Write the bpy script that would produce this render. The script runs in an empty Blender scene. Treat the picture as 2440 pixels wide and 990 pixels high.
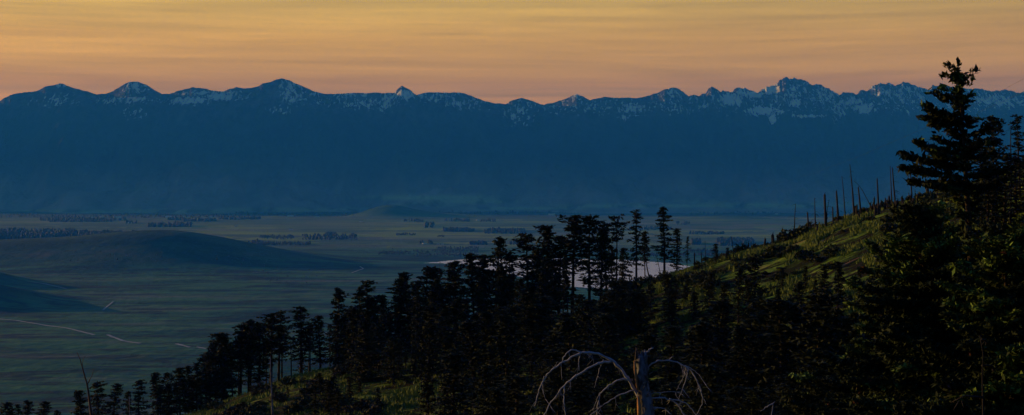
import bpy, math, random
import numpy as np
R = math.radians
S = bpy.context.scene
COL = S.collection

# ------------------------------------------------------------------ camera
EYE = 500.0                       # metres above the valley floor
FPX = 3270.0                      # focal length in photo pixels (photo 2440 wide)
PITCH = math.atan(77 / FPX)
cd = bpy.data.cameras.new('camera'); cam = bpy.data.objects.new('camera', cd); COL.objects.link(cam)
cam.location = (0, 0, EYE); cam.rotation_euler = (math.pi / 2 - PITCH, 0, 0)
cd.sensor_width = 36; cd.lens = 36 * FPX / 2440
cd.clip_start = 0.5; cd.clip_end = 90000
S.camera = cam

# ------------------------------------------------------------------ world, sun, exposure
SUN_AZ, SUN_EL = -64.0, 7.2       # degrees right of the view direction, degrees up
W = bpy.data.worlds.new('World'); S.world = W; W.use_nodes = True
def build_world():
    nt = W.node_tree; N = nt.nodes; L = nt.links; N.clear()
    out = N.new('ShaderNodeOutputWorld'); bg = N.new('ShaderNodeBackground'); L.new(bg.outputs[0], out.inputs[0])
    sky = N.new('ShaderNodeTexSky'); sky.sky_type = 'NISHITA'; sky.sun_disc = False
    sky.sun_elevation = R(SUN_EL); sky.sun_rotation = R(SUN_AZ)
    sky.air_density = 1.5; sky.dust_density = 1.0; sky.ozone_density = 3.0
    tc = N.new('ShaderNodeTexCoord'); sx = N.new('ShaderNodeSeparateXYZ'); L.new(tc.outputs['Generated'], sx.inputs[0])
    # streaky thin cloud: noise stretched along the horizon
    mp = N.new('ShaderNodeMapping'); mp.inputs['Scale'].default_value = (1.6, 1.6, 110); L.new(tc.outputs['Generated'], mp.inputs[0])
    nz = N.new('ShaderNodeTexNoise'); nz.inputs['Scale'].default_value = 1.6; nz.inputs['Detail'].default_value = 6; nz.inputs['Roughness'].default_value = .55
    L.new(mp.outputs[0], nz.inputs['Vector'])
    # elevation with a little noise wobble
    el = N.new('ShaderNodeMath'); el.operation = 'ARCSINE'; L.new(sx.outputs['Z'], el.inputs[0])
    deg = N.new('ShaderNodeMath'); deg.operation = 'MULTIPLY'; deg.inputs[1].default_value = 180 / math.pi; L.new(el.outputs[0], deg.inputs[0])
    wob = N.new('ShaderNodeMath'); wob.operation = 'MULTIPLY_ADD'; wob.inputs[1].default_value = 0.5; L.new(nz.outputs['Fac'], wob.inputs[0]); L.new(deg.outputs[0], wob.inputs[2])
    mr = N.new('ShaderNodeMapRange'); mr.inputs['From Min'].default_value = 0.25; mr.inputs['From Max'].default_value = 20.25; L.new(wob.outputs[0], mr.inputs['Value'])
    rp = N.new('ShaderNodeValToRGB'); L.new(mr.outputs[0], rp.inputs[0])
    def lin(c): return tuple(((v / 255 + .055) / 1.055) ** 2.4 if v > 10 else v / 255 / 12.92 for v in c)
    stops = [(0.0, (176, 128, 102)), (2.9, (186, 130, 99)), (3.35, (162, 117, 99)), (3.8, (174, 124, 94)), (4.4, (194, 142, 88)), (5.6, (203, 151, 86)),
             (7.2, (206, 164, 101)), (10, (186, 162, 115)), (15, (150, 150, 135)), (20, (118, 136, 148))]
    while len(rp.color_ramp.elements) < len(stops): rp.color_ramp.elements.new(.5)
    for e, (d, c) in zip(rp.color_ramp.elements, stops):
        e.position = d / 20; e.color = (*lin(c), 1)
    # brighter towards the sunrise side on the left, duller right
    az = N.new('ShaderNodeMapRange'); az.inputs['From Min'].default_value = -.4; az.inputs['From Max'].default_value = .4
    az.inputs['To Min'].default_value = 1.08; az.inputs['To Max'].default_value = .68; L.new(sx.outputs['X'], az.inputs['Value'])
    # streak darkening
    st = N.new('ShaderNodeMapRange'); st.inputs['From Min'].default_value = .35; st.inputs['From Max'].default_value = .7
    st.inputs['To Min'].default_value = 1.07; st.inputs['To Max'].default_value = .86; L.new(nz.outputs['Fac'], st.inputs['Value'])
    mp2 = N.new('ShaderNodeMapping'); mp2.inputs['Scale'].default_value = (3.0, 3.0, 55); mp2.inputs['Rotation'].default_value = (0, .035, 0); L.new(tc.outputs['Generated'], mp2.inputs[0])
    nz2 = N.new('ShaderNodeTexNoise'); nz2.inputs['Scale'].default_value = 1.3; nz2.inputs['Detail'].default_value = 8; nz2.inputs['Roughness'].default_value = .62; nz2.inputs['Distortion'].default_value = .8
    L.new(mp2.outputs[0], nz2.inputs['Vector'])
    st2 = N.new('ShaderNodeMapRange'); st2.inputs['From Min'].default_value = .38; st2.inputs['From Max'].default_value = .66
    st2.inputs['To Min'].default_value = 1.08; st2.inputs['To Max'].default_value = .85; L.new(nz2.outputs['Fac'], st2.inputs['Value'])
    az2 = N.new('ShaderNodeMath'); az2.operation = 'MULTIPLY'; L.new(az.outputs[0], az2.inputs[0]); L.new(st2.outputs[0], az2.inputs[1]); az = az2
    mm = N.new('ShaderNodeMath'); mm.operation = 'MULTIPLY'; L.new(az.outputs[0], mm.inputs[0]); L.new(st.outputs[0], mm.inputs[1])
    m2 = N.new('ShaderNodeMath'); m2.operation = 'MULTIPLY'; m2.inputs[1].default_value = SKY_GAIN; L.new(mm.outputs[0], m2.inputs[0])
    hz = N.new('ShaderNodeVectorMath'); hz.operation = 'SCALE'; L.new(rp.outputs[0], hz.inputs[0]); L.new(m2.outputs[0], hz.inputs['Scale'])
    hz2 = N.new('ShaderNodeVectorMath'); hz2.operation = 'MULTIPLY'; hz2.inputs[1].default_value = SKY_TINT; L.new(hz.outputs[0], hz2.inputs[0])
    ns = N.new('ShaderNodeVectorMath'); ns.operation = 'MULTIPLY'; ns.inputs[1].default_value = DOME; L.new(sky.outputs[0], ns.inputs[0])
    mask = N.new('ShaderNodeMapRange'); mask.interpolation_type = 'SMOOTHSTEP'; mask.inputs['From Min'].default_value = 8; mask.inputs['From Max'].default_value = 26; L.new(deg.outputs[0], mask.inputs['Value'])
    # the warm band belongs to the sunrise half of the sky, behind the viewer the dome goes down to the horizon
    mb = N.new('ShaderNodeMapRange'); mb.interpolation_type = 'SMOOTHSTEP'; mb.inputs['From Min'].default_value = -.3; mb.inputs['From Max'].default_value = .5
    mb.inputs['To Min'].default_value = 1; mb.inputs['To Max'].default_value = 0; L.new(sx.outputs['Y'], mb.inputs['Value'])
    mx_ = N.new('ShaderNodeMath'); mx_.operation = 'MAXIMUM'; L.new(mask.outputs[0], mx_.inputs[0]); L.new(mb.outputs[0], mx_.inputs[1])
    mix = N.new('ShaderNodeMix'); mix.data_type = 'RGBA'; L.new(mx_.outputs[0], mix.inputs['Factor']); L.new(hz2.outputs[0], mix.inputs['A']); L.new(ns.outputs[0], mix.inputs['B'])
    L.new(mix.outputs['Result'], bg.inputs['Color']); bg.inputs['Strength'].default_value = 1.0
SKY_GAIN = 1.0
SKY_TINT = (1.06, 1.22, .92)
DOME = (0.034, 0.057, 0.158)      # dusk strength of the Nishita dome
build_world()
sd = bpy.data.lights.new('sun', 'SUN'); sun = bpy.data.objects.new('sun', sd); COL.objects.link(sun)
sd.energy = 3.3; sd.angle = R(0.6); sd.color = (1, .66, .32)
_a, _e = R(SUN_AZ), R(SUN_EL)
from mathutils import Vector, Matrix, Quaternion
sun.rotation_euler = (-Vector((math.sin(_a) * math.cos(_e), math.cos(_a) * math.cos(_e), math.sin(_e)))).to_track_quat('-Z', 'Y').to_euler()
sun.location = (-300, 60, EYE + 80)
S.view_settings.view_transform = 'Standard'; S.view_settings.look = 'None'
S.view_settings.exposure = 0; S.view_settings.gamma = 1; S.view_settings.use_curve_mapping = False
S.cycles.max_bounces = 4; S.cycles.diffuse_bounces = 2; S.cycles.volume_bounces = 0; S.cycles.transparent_max_bounces = 8
S.cycles.use_denoising = True

# ------------------------------------------------------------------ helpers
cp, sp_ = math.cos(PITCH), math.sin(PITCH)
def ray(px, py):
    a = (px - 1220) / FPX; b = (495 - py) / FPX
    return np.array([a, cp + b * sp_, -sp_ + b * cp])
def at(px, py, Y):
    d = ray(px, py); p = d * (Y / d[1]); p[2] += EYE; return p
def on_plane(px, py, z=0.0):
    d = ray(px, py); return np.array([0, 0, EYE]) + d * ((z - EYE) / d[2])
def to_px(p):
    x, y, z = p[..., 0], p[..., 1], p[..., 2] - EYE
    f = y * cp - z * sp_; u = y * sp_ + z * cp
    return 1220 + FPX * x / f, 495 - FPX * u / f

def _hash(ix, iy, s):
    h = (ix.astype(np.int64) * 374761393 + iy.astype(np.int64) * 668265263 + s * 1442695041) & 0xffffffff
    h = ((h ^ (h >> 13)) * 1274126177) & 0xffffffff
    return ((h ^ (h >> 16)) & 0xffff) / 65535.0
def vnoise(x, y, s=0):
    x = np.asarray(x, float); y = np.asarray(y, float)
    ix, iy = np.floor(x), np.floor(y); fx, fy = x - ix, y - iy
    fx = fx * fx * fx * (fx * (fx * 6 - 15) + 10); fy = fy * fy * fy * (fy * (fy * 6 - 15) + 10)
    a, b = _hash(ix, iy, s), _hash(ix + 1, iy, s); c, d = _hash(ix, iy + 1, s), _hash(ix + 1, iy + 1, s)
    return (a * (1 - fx) + b * fx) * (1 - fy) + (c * (1 - fx) + d * fx) * fy
def fbm(x, y, s=0, o=5, g=.5):
    t = 0; a = 1; n = 0
    for k in range(o):
        t = t + a * vnoise(x * 2 ** k + 17.3 * k, y * 2 ** k - 9.1 * k, s + k); n += a; a *= g
    return t / n
def ridged(x, y, s=0, o=5):
    t = 0; a = 1; n = 0
    for k in range(o):
        t = t + a * (1 - np.abs(2 * vnoise(x * 2 ** k + 3.7 * k, y * 2 ** k + 5.9 * k, s + k) - 1)); n += a; a *= .5
    return t / n
def sstep(a, b, x):
    t = np.clip((np.asarray(x, float) - a) / (b - a), 0, 1); return t * t * (3 - 2 * t)

def mesh_np(name, V, F, mats=(), attrs=None, smooth=False, F2=None):
    """V (n,3); F (m,k) of one polygon size; F2 optional second polygon array"""
    me = bpy.data.meshes.new(name)
    V = np.asarray(V, np.float32)
    me.vertices.add(len(V)); me.vertices.foreach_set('co', V.ravel())
    fs = [np.asarray(f, np.int32) for f in (F, F2) if f is not None and len(f)]
    li = np.concatenate([f.ravel() for f in fs]); tot = np.concatenate([np.full(len(f), f.shape[1], np.int32) for f in fs])
    st = np.concatenate([[0], np.cumsum(tot)[:-1]]).astype(np.int32)
    me.loops.add(len(li)); me.loops.foreach_set('vertex_index', li)
    me.polygons.add(len(tot)); me.polygons.foreach_set('loop_start', st); me.polygons.foreach_set('loop_total', tot)
    if smooth: me.polygons.foreach_set('use_smooth', np.ones(len(tot), bool))
    for k, v in (attrs or {}).items():
        a = me.attributes.new(k, 'FLOAT', 'POINT'); a.data.foreach_set('value', np.asarray(v, np.float32).ravel())
    for m in mats: me.materials.append(m)
    me.update(calc_edges=True); return me
def grid_faces(nr, nc):
    i = np.arange(nr - 1)[:, None] * nc + np.arange(nc - 1)[None, :]
    return np.stack([i, i + 1, i + nc + 1, i + nc], -1).reshape(-1, 4)

def obj(name, me, parent=None, loc=None):
    o = bpy.data.objects.new(name, me); COL.objects.link(o)
    if parent is not None: o.parent = parent
    if loc is not None: o.location = loc
    return o
def tag(o, label, cat=None, group=None, kind=None):
    if label: o['label'] = label
    if cat: o['category'] = cat
    if group: o['group'] = group
    if kind: o['kind'] = kind
    return o
def struct(o, label, cat): return tag(o, label, cat, kind='structure')

def tube(path, radii, sides=6, cap=True, jit=0, rng=None):
    """closed tapering tube through the points"""
    P = np.asarray(path, float); n = len(P); V = []; F = []
    T = np.gradient(P, axis=0); T /= np.linalg.norm(T, axis=1)[:, None] + 1e-9
    up = np.array([0, 1, 0.01]) if abs(T[0][1]) < .9 else np.array([1, 0, 0.01])
    for i in range(n):
        a = np.cross(T[i], up); a /= np.linalg.norm(a) + 1e-9; b = np.cross(T[i], a)
        th = np.arange(sides) * 2 * math.pi / sides
        r = radii[i] * (1 if not jit else 1 + jit * (rng.random(sides) - .5))
        V.append(P[i] + (np.cos(th) * r)[:, None] * a + (np.sin(th) * r)[:, None] * b)
    V = np.concatenate(V)
    for i in range(n - 1):
        for s in range(sides):
            s2 = (s + 1) % sides
            F.append((i * sides + s, i * sides + s2, (i + 1) * sides + s2, (i + 1) * sides + s))
    if cap:
        V = np.concatenate([V, P[:1], P[-1:]]); c0, c1 = n * sides, n * sides + 1
        for s in range(sides):
            s2 = (s + 1) % sides
            F.append((c0, s2, s, s)); F.append((c1, (n - 1) * sides + s, (n - 1) * sides + s2, (n - 1) * sides + s2))
    return V, F
class MB:
    """collects tubes and quads (degenerate 4th index = triangle)"""
    def __init__(s): s.V = []; s.F = []; s.n = 0
    def add(s, V, F):
        V = np.asarray(V, float); s.V.append(V); s.F += [tuple(i + s.n for i in f) for f in F]; s.n += len(V)
    def tube(s, *a, **k): s.add(*tube(*a, **k))
    def mesh(s, name, *mats, smooth=True):
        V = np.concatenate(s.V); T = []; Q = []
        for f in s.F:
            (T if f[2] == f[3] else Q).append(f)
        return mesh_np(name, V, np.array([q for q in Q], np.int32).reshape(-1, 4), mats, smooth=smooth, F2=np.array([t[:3] for t in T], np.int32).reshape(-1, 3))

# ------------------------------------------------------------------ materials
def mat(name, rough=.9, spec=.1):
    m = bpy.data.materials.new(name); m.use_nodes = True
    b = m.node_tree.nodes['Principled BSDF']; b.inputs['Roughness'].default_value = rough
    b.inputs['Specular IOR Level'].default_value = spec
    return m, m.node_tree, b
def nd(nt, typ, **kw):
    n = nt.nodes.new(typ)
    for k, v in kw.items():
        if k.startswith('_'): setattr(n, k[1:], v)
        else: n.inputs[k].default_value = v
    return n
def noise(nt, scale, detail=4, rough=.5, stretch=(1, 1, 1), dist=0):
    tc = nd(nt, 'ShaderNodeTexCoord'); mp = nd(nt, 'ShaderNodeMapping'); mp.inputs['Scale'].default_value = stretch
    nt.links.new(tc.outputs['Object'], mp.inputs[0])
    n = nd(nt, 'ShaderNodeTexNoise'); n.inputs['Scale'].default_value = scale; n.inputs['Detail'].default_value = detail
    n.inputs['Roughness'].default_value = rough; n.inputs['Distortion'].default_value = dist
    nt.links.new(mp.outputs[0], n.inputs['Vector']); return n.outputs['Fac']
def ramp(nt, fac, stops):
    r = nd(nt, 'ShaderNodeValToRGB'); nt.links.new(fac, r.inputs[0])
    while len(r.color_ramp.elements) < len(stops): r.color_ramp.elements.new(.5)
    for e, (p, c) in zip(r.color_ramp.elements, stops): e.position = p; e.color = (*c, 1)
    return r.outputs[0]
def mixc(nt, fac, a, b, mode='MIX'):
    m = nd(nt, 'ShaderNodeMix', _data_type='RGBA', _blend_type=mode)
    for k, v in (('Factor', fac), ('A', a), ('B', b)):
        if hasattr(v, 'links') or hasattr(v, 'is_linked'): nt.links.new(v, m.inputs[k])
        elif k == 'Factor': m.inputs[k].default_value = v
        else: m.inputs[k].default_value = (*v, 1)
    return m.outputs['Result']
def maprange(nt, v, a, b, c=0, d=1):
    m = nd(nt, 'ShaderNodeMapRange', **{'From Min': a, 'From Max': b, 'To Min': c, 'To Max': d}); nt.links.new(v, m.inputs['Value']); return m.outputs[0]
def math_(nt, op, a, b):
    m = nd(nt, 'ShaderNodeMath', _operation=op)
    for i, v in enumerate((a, b)):
        if isinstance(v, (int, float)): m.inputs[i].default_value = v
        else: nt.links.new(v, m.inputs[i])
    return m.outputs[0]
def attr(nt, name):
    a = nd(nt, 'ShaderNodeAttribute', _attribute_name=name); return a.outputs['Fac']
def bump(nt, b, h, strength, dist):
    n = nd(nt, 'ShaderNodeBump', Strength=strength, Distance=dist); nt.links.new(h, n.inputs['Height']); nt.links.new(n.outputs[0], b.inputs['Normal'])

def m_mountain():
    m, nt, b = mat('mountain_rock', .95, .05)
    rock = ramp(nt, noise(nt, 1 / 200, 7, .7, (1.8, 1, .5)), [(.4, (.02, .017, .02)), (.62, (.13, .11, .12))])  # upright dark streaks paint gully shading into the rock colour
    forest = ramp(nt, noise(nt, 1 / 800, 7, .62, (1.8, 1, .6), .6), [(.35, (.003, .007, .005)), (.65, (.032, .045, .035))])  # stretched light and dark patches paint spur relief shading into the forest
    foot = ramp(nt, noise(nt, 1 / 900, 6, .6, (1.6, 1, .6)), [(.32, (.15, .17, .19)), (.68, (.36, .34, .36))])  # pale tone paints low-lying haze onto the lower slopes
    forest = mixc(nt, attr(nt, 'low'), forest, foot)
    base = mixc(nt, attr(nt, 'rock'), forest, rock)
    field = ramp(nt, noise(nt, 1 / 350, 3, .6, (1, .4, 1)), [(.40, (.10, .13, .10)), (.52, (.45, .56, .34))])
    base = mixc(nt, attr(nt, 'field'), base, field)
    s = math_(nt, 'ADD', attr(nt, 'snow'), maprange(nt, noise(nt, 1 / 110, 8, .74, (2.2, 1, .42), .5), .3, .7, -.75, .75))
    s = math_(nt, 'MULTIPLY', maprange(nt, s, .44, .52), maprange(nt, attr(nt, 'snow'), .06, .16))
    nt.links.new(mixc(nt, s, base, (.84, .90, .95)), b.inputs['Base Color'])
    bump(nt, b, noise(nt, 1 / 90, 8, .65), 1, 90)
    return m
def m_valley():
    m, nt, b = mat('valley_grassland', .95, .05)
    # farm fields: wide voronoi cells, each its own crop, far out; rolling wild grass nearer
    tc = nd(nt, 'ShaderNodeTexCoord'); mp = nd(nt, 'ShaderNodeMapping'); mp.inputs['Scale'].default_value = (1 / 1150, 1 / 520, 1); mp.inputs['Rotation'].default_value = (0, 0, .12)
    nt.links.new(tc.outputs['Object'], mp.inputs[0])
    vo = nd(nt, 'ShaderNodeTexVoronoi', _distance='CHEBYCHEV'); vo.inputs['Scale'].default_value = 1; vo.inputs['Randomness'].default_value = .8; nt.links.new(mp.outputs[0], vo.inputs['Vector'])
    sep = nd(nt, 'ShaderNodeSeparateColor'); nt.links.new(vo.outputs['Color'], sep.inputs[0])
    crop = ramp(nt, sep.outputs[0], [(0, (.05, .11, .06)), (.3, (.09, .17, .07)), (.5, (.14, .15, .11)), (.65, (.10, .20, .06)), (.8, (.26, .36, .05)), (1, (.19, .22, .16))])
    crop = mixc(nt, .3, crop, ramp(nt, noise(nt, 1 / 240, 6, .65, (.35, 1, 1)), [(.38, (.02, .045, .03)), (.62, (.19, .27, .13))]))
    wild = ramp(nt, noise(nt, 1 / 420, 8, .68, (.4, 1, 1)), [(.37, (.006, .038, .022)), (.46, (.024, .115, .055)), (.54, (.055, .19, .07)), (.64, (.095, .17, .09))])
    dark = maprange(nt, noise(nt, 1 / 100, 7, .68, (.26, 1, 1), .6), .50, .58)
    wild = mixc(nt, math_(nt, 'MULTIPLY', dark, .8), wild, (.012, .024, .024))
    pale = maprange(nt, noise(nt, 1 / 330, 7, .65, (.25, 1.6, 1), .3), .57, .66)
    wild = mixc(nt, math_(nt, 'MULTIPLY', pale, .7), wild, (.15, .19, .14))
    c = mixc(nt, attr(nt, 'farm'), wild, crop)
    c = mixc(nt, math_(nt, 'MULTIPLY', attr(nt, 'lush'), maprange(nt, noise(nt, 1 / 260, 5, .6, (.3, 1.3, 1)), .38, .5)), c, (.30, .40, .04))
    c = mixc(nt, math_(nt, 'MULTIPLY', attr(nt, 'wood'), maprange(nt, noise(nt, 1 / 330, 6, .65, (.3, 1, 1)), .33, .44)), c, (.055, .075, .07))
    c = mixc(nt, attr(nt, 'hill'), c, ramp(nt, noise(nt, 1 / 330, 6, .6, (.6, 1, 1)), [(.4, (.010, .05, .025)), (.55, (.04, .10, .045)), (.66, (.10, .11, .07))]))
    nt.links.new(c, b.inputs['Base Color'])
    bump(nt, b, noise(nt, 1 / 60, 6, .6), .8, 12)
    return m
def m_hillside():
    m, nt, b = mat('hillside_grass', .95, .05)
    c = ramp(nt, noise(nt, 1 / 7, 6, .65, (.5, 1, 1)), [(.42, (.009, .016, .005)), (.49, (.04, .08, .012)), (.56, (.13, .22, .028)), (.66, (.21, .21, .055))])
    c = mixc(nt, maprange(nt, noise(nt, 1 / 2.6, 5, .65, (.35, 1, 1), .5), .46, .54), c, (.014, .014, .008))
    nt.links.new(c, b.inputs['Base Color'])
    bump(nt, b, noise(nt, 1 / .8, 5, .65), 1, .35)
    return m
def m_leaf(name, dark, light, tip=None):
    m, nt, b = mat(name, .75, .15)
    info = nd(nt, 'ShaderNodeObjectInfo')
    c = ramp(nt, noise(nt, 1.1, 3, .6), [(.3, dark), (.7, light)])
    hs = nd(nt, 'ShaderNodeHueSaturation'); nt.links.new(c, hs.inputs['Color'])
    nt.links.new(maprange(nt, info.outputs['Random'], 0, 1, .485, .51), hs.inputs['Hue'])
    nt.links.new(maprange(nt, info.outputs['Random'], 0, 1, .75, 1.25), hs.inputs['Value'])
    o = hs.outputs[0]
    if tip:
        o = mixc(nt, math_(nt, 'MULTIPLY', attr(nt, 'tip'), .8), o, tip)  # tip colour paints sunlit needle clumps
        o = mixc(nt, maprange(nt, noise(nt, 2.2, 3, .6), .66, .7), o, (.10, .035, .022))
    nt.links.new(o, b.inputs['Base Color'])
    return m
def m_wood(name, a, c_, scale=6, stretch=(1, 1, .12), char=None):
    m, nt, b = mat(name, .85, .15)
    c = ramp(nt, noise(nt, scale, 6, .65, stretch), [(.3, a), (.7, c_)])
    if char: c = mixc(nt, maprange(nt, noise(nt, scale * .5, 4, .6, (1, 1, .3)), .5, .6), c, char)
    nt.links.new(c, b.inputs['Base Color']); bump(nt, b, noise(nt, scale * 3, 5, .6, stretch), .7, .02)
    return m
def m_plain(name, c, rough=.8, sc=1.0, var=.25, spec=.2):
    m, nt, b = mat(name, rough, spec)
    nt.links.new(ramp(nt, noise(nt, sc, 4), [(.3, tuple(v * (1 - var) for v in c)), (.7, tuple(min(1, v * (1 + var)) for v in c))]), b.inputs['Base Color'])
    return m
def m_water():
    m, nt, b = mat('river_water', .38, .5)
    b.inputs['Base Color'].default_value = (.86, .87, .85, 1); b.inputs['IOR'].default_value = 1.33
    bump(nt, b, noise(nt, 1 / 4, 5, .6), .5, .35)
    return m
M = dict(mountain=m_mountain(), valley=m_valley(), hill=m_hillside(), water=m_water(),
         fir=m_leaf('fir_needles', (.006, .012, .005), (.020, .030, .010)),
         herofir=m_leaf('near_fir_needles', (.008, .015, .005), (.022, .035, .010), (.22, .36, .06)),  # last colour is the sunlit tint painted on twig tips
         shrub=m_leaf('shrub_leaves', (.025, .035, .014), (.06, .07, .022)),
         drybush=m_leaf('dry_shrub_leaves', (.05, .045, .022), (.10, .08, .035)),
         grass=m_leaf('grass_blades', (.07, .11, .02), (.20, .25, .045)),
         bark=m_wood('conifer_bark', (.025, .018, .013), (.075, .052, .038)),
         charred=m_wood('charred_wood', (.012, .011, .010), (.05, .042, .036)),
         bleached=m_wood('bleached_wood', (.07, .075, .085), (.26, .28, .31), 14, (1, 1, .1), (.05, .042, .038)),
         twig=m_wood('bleached_branch', (.20, .205, .21), (.46, .47, .49), 10, (1, 1, 1)),
         inner=m_wood('split_heartwood', (.35, .17, .07), (.62, .34, .13), 14, (1, 1, .08)),  # heartwood; on the snag its orange also carries the sun's glow
         reddead=m_wood('red_brown_dead_wood', (.06, .03, .02), (.16, .09, .06)),
         farwood=m_leaf('distant_woodland_foliage', (.012, .02, .014), (.03, .038, .02)),
         track=m_plain('pale_gravel', (.30, .36, .36), .9, .02),
         wall=m_plain('white_painted_boards', (.72, .72, .7), .7, .3, .1), roof=m_plain('metal_roof', (.45, .47, .5), .5, .2, .15),
         cable=m_plain('cable', (.03, .03, .03), .5, 1))

# ------------------------------------------------------------------ mountains
RIDGE = [(-2600, 330), (-1800, 260), (-1200, 300), (-700, 230), (-350, 270), (-120, 250), (0, 243), (14, 233), (27, 227), (48, 222), (70, 220), (90, 218), (100, 213), (110, 207), (130, 204), (143, 199), (152, 201), (170, 208), (190, 214), (210, 219), (230, 226),
 (255, 224), (265, 220), (285, 210), (300, 200), (310, 196), (332, 196), (350, 203), (370, 215), (387, 224), (405, 224), (430, 216), (448, 212), (460, 209), (485, 212), (510, 217), (530, 219), (545, 214), (565, 208), (580, 212),
 (600, 210), (615, 207), (627, 200), (645, 196), (660, 190), (672, 188), (690, 192), (715, 204), (745, 217), (770, 224), (795, 225), (840, 222), (870, 223), (895, 221), (915, 223), (940, 222), (946, 215), (952, 209), (958, 205),
 (966, 210), (980, 216), (985, 222), (993, 227), (1010, 222), (1035, 221), (1070, 222), (1097, 221), (1120, 228), (1150, 240), (1180, 247), (1205, 249), (1218, 241), (1242, 234), (1262, 239), (1280, 246), (1295, 250), (1320, 245),
 (1345, 237), (1362, 229), (1374, 225), (1390, 231), (1405, 239), (1420, 236), (1442, 231), (1465, 234), (1495, 233), (1515, 235), (1540, 230), (1565, 222), (1585, 213), (1600, 210), (1612, 211), (1625, 219), (1640, 230), (1652, 227),
 (1665, 230), (1680, 224), (1687, 213), (1695, 208), (1706, 212), (1715, 220), (1722, 217), (1730, 221), (1745, 218), (1752, 211), (1764, 209), (1780, 214), (1790, 219), (1805, 220), (1825, 209), (1850, 199), (1857, 190), (1870, 186),
 (1900, 188), (1915, 192), (1925, 198), (1928, 203), (1945, 201), (1970, 211), (1985, 218), (2001, 230), (2008, 222), (2020, 220), (2040, 227), (2050, 216), (2065, 217), (2080, 206), (2095, 198), (2105, 200), (2115, 196), (2128, 206),
 (2145, 200), (2160, 197), (2180, 203), (2205, 212), (2213, 214), (2220, 204), (2260, 208), (2310, 211), (2340, 214), (2380, 220), (2400, 215), (2420, 220), (2440, 222), (2600, 205), (2800, 250), (3100, 215), (3500, 260), (4200, 240), (5000, 320)]
SNOW = [(130, 240, 60, 16, .36), (145, 203, 12, 6, .5), (320, 208, 30, 12, .62), (300, 238, 60, 9, .55), (330, 236, 30, 5, .7), (455, 240, 50, 9, .7), (525, 228, 50, 12, .65), (480, 222, 60, 8, .5), (695, 212, 30, 20, .58), (700, 234, 20, 10, .75), (665, 262, 28, 10, .35), (760, 222, 30, 8, .4),
 (320, 270, 30, 14, .32), (815, 238, 40, 14, .4), (865, 248, 45, 12, .52), (920, 243, 18, 22, .6), (965, 224, 30, 12, .75), (850, 226, 50, 4, .5), (1050, 230, 60, 14, .42), (1110, 245, 50, 14, .4), (1235, 268, 32, 28, .42), (1368, 231, 16, 9, .6), (1350, 255, 60, 20, .3),
 (1420, 255, 50, 16, .36), (1505, 260, 30, 14, .62), (1490, 278, 16, 8, .45), (1605, 220, 24, 14, .55), (1600, 255, 40, 16, .38), (1700, 240, 60, 20, .45), (1742, 236, 26, 14, 1.0), (1765, 222, 16, 16, .6), (1795, 225, 26, 8, .95), (1835, 213, 32, 12, .85),
 (1822, 264, 38, 10, .95), (1842, 281, 9, 16, .85), (1892, 246, 18, 9, .8), (1890, 218, 55, 30, .42), (1962, 228, 45, 26, .48), (1998, 255, 14, 30, .55), (2057, 258, 24, 11, 1.0), (2030, 243, 20, 12, .7), (2105, 215, 38, 22, .52), (2165, 225, 60, 32, .46),
 (2240, 225, 40, 20, .5), (2375, 240, 75, 16, .66), (1925, 277, 32, 4, .8), (1680, 255, 14, 5, .7), (1780, 240, 340, 30, .27), (2200, 240, 240, 32, .30), (1300, 256, 260, 20, .18), (850, 240, 200, 20, .2)]
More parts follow.
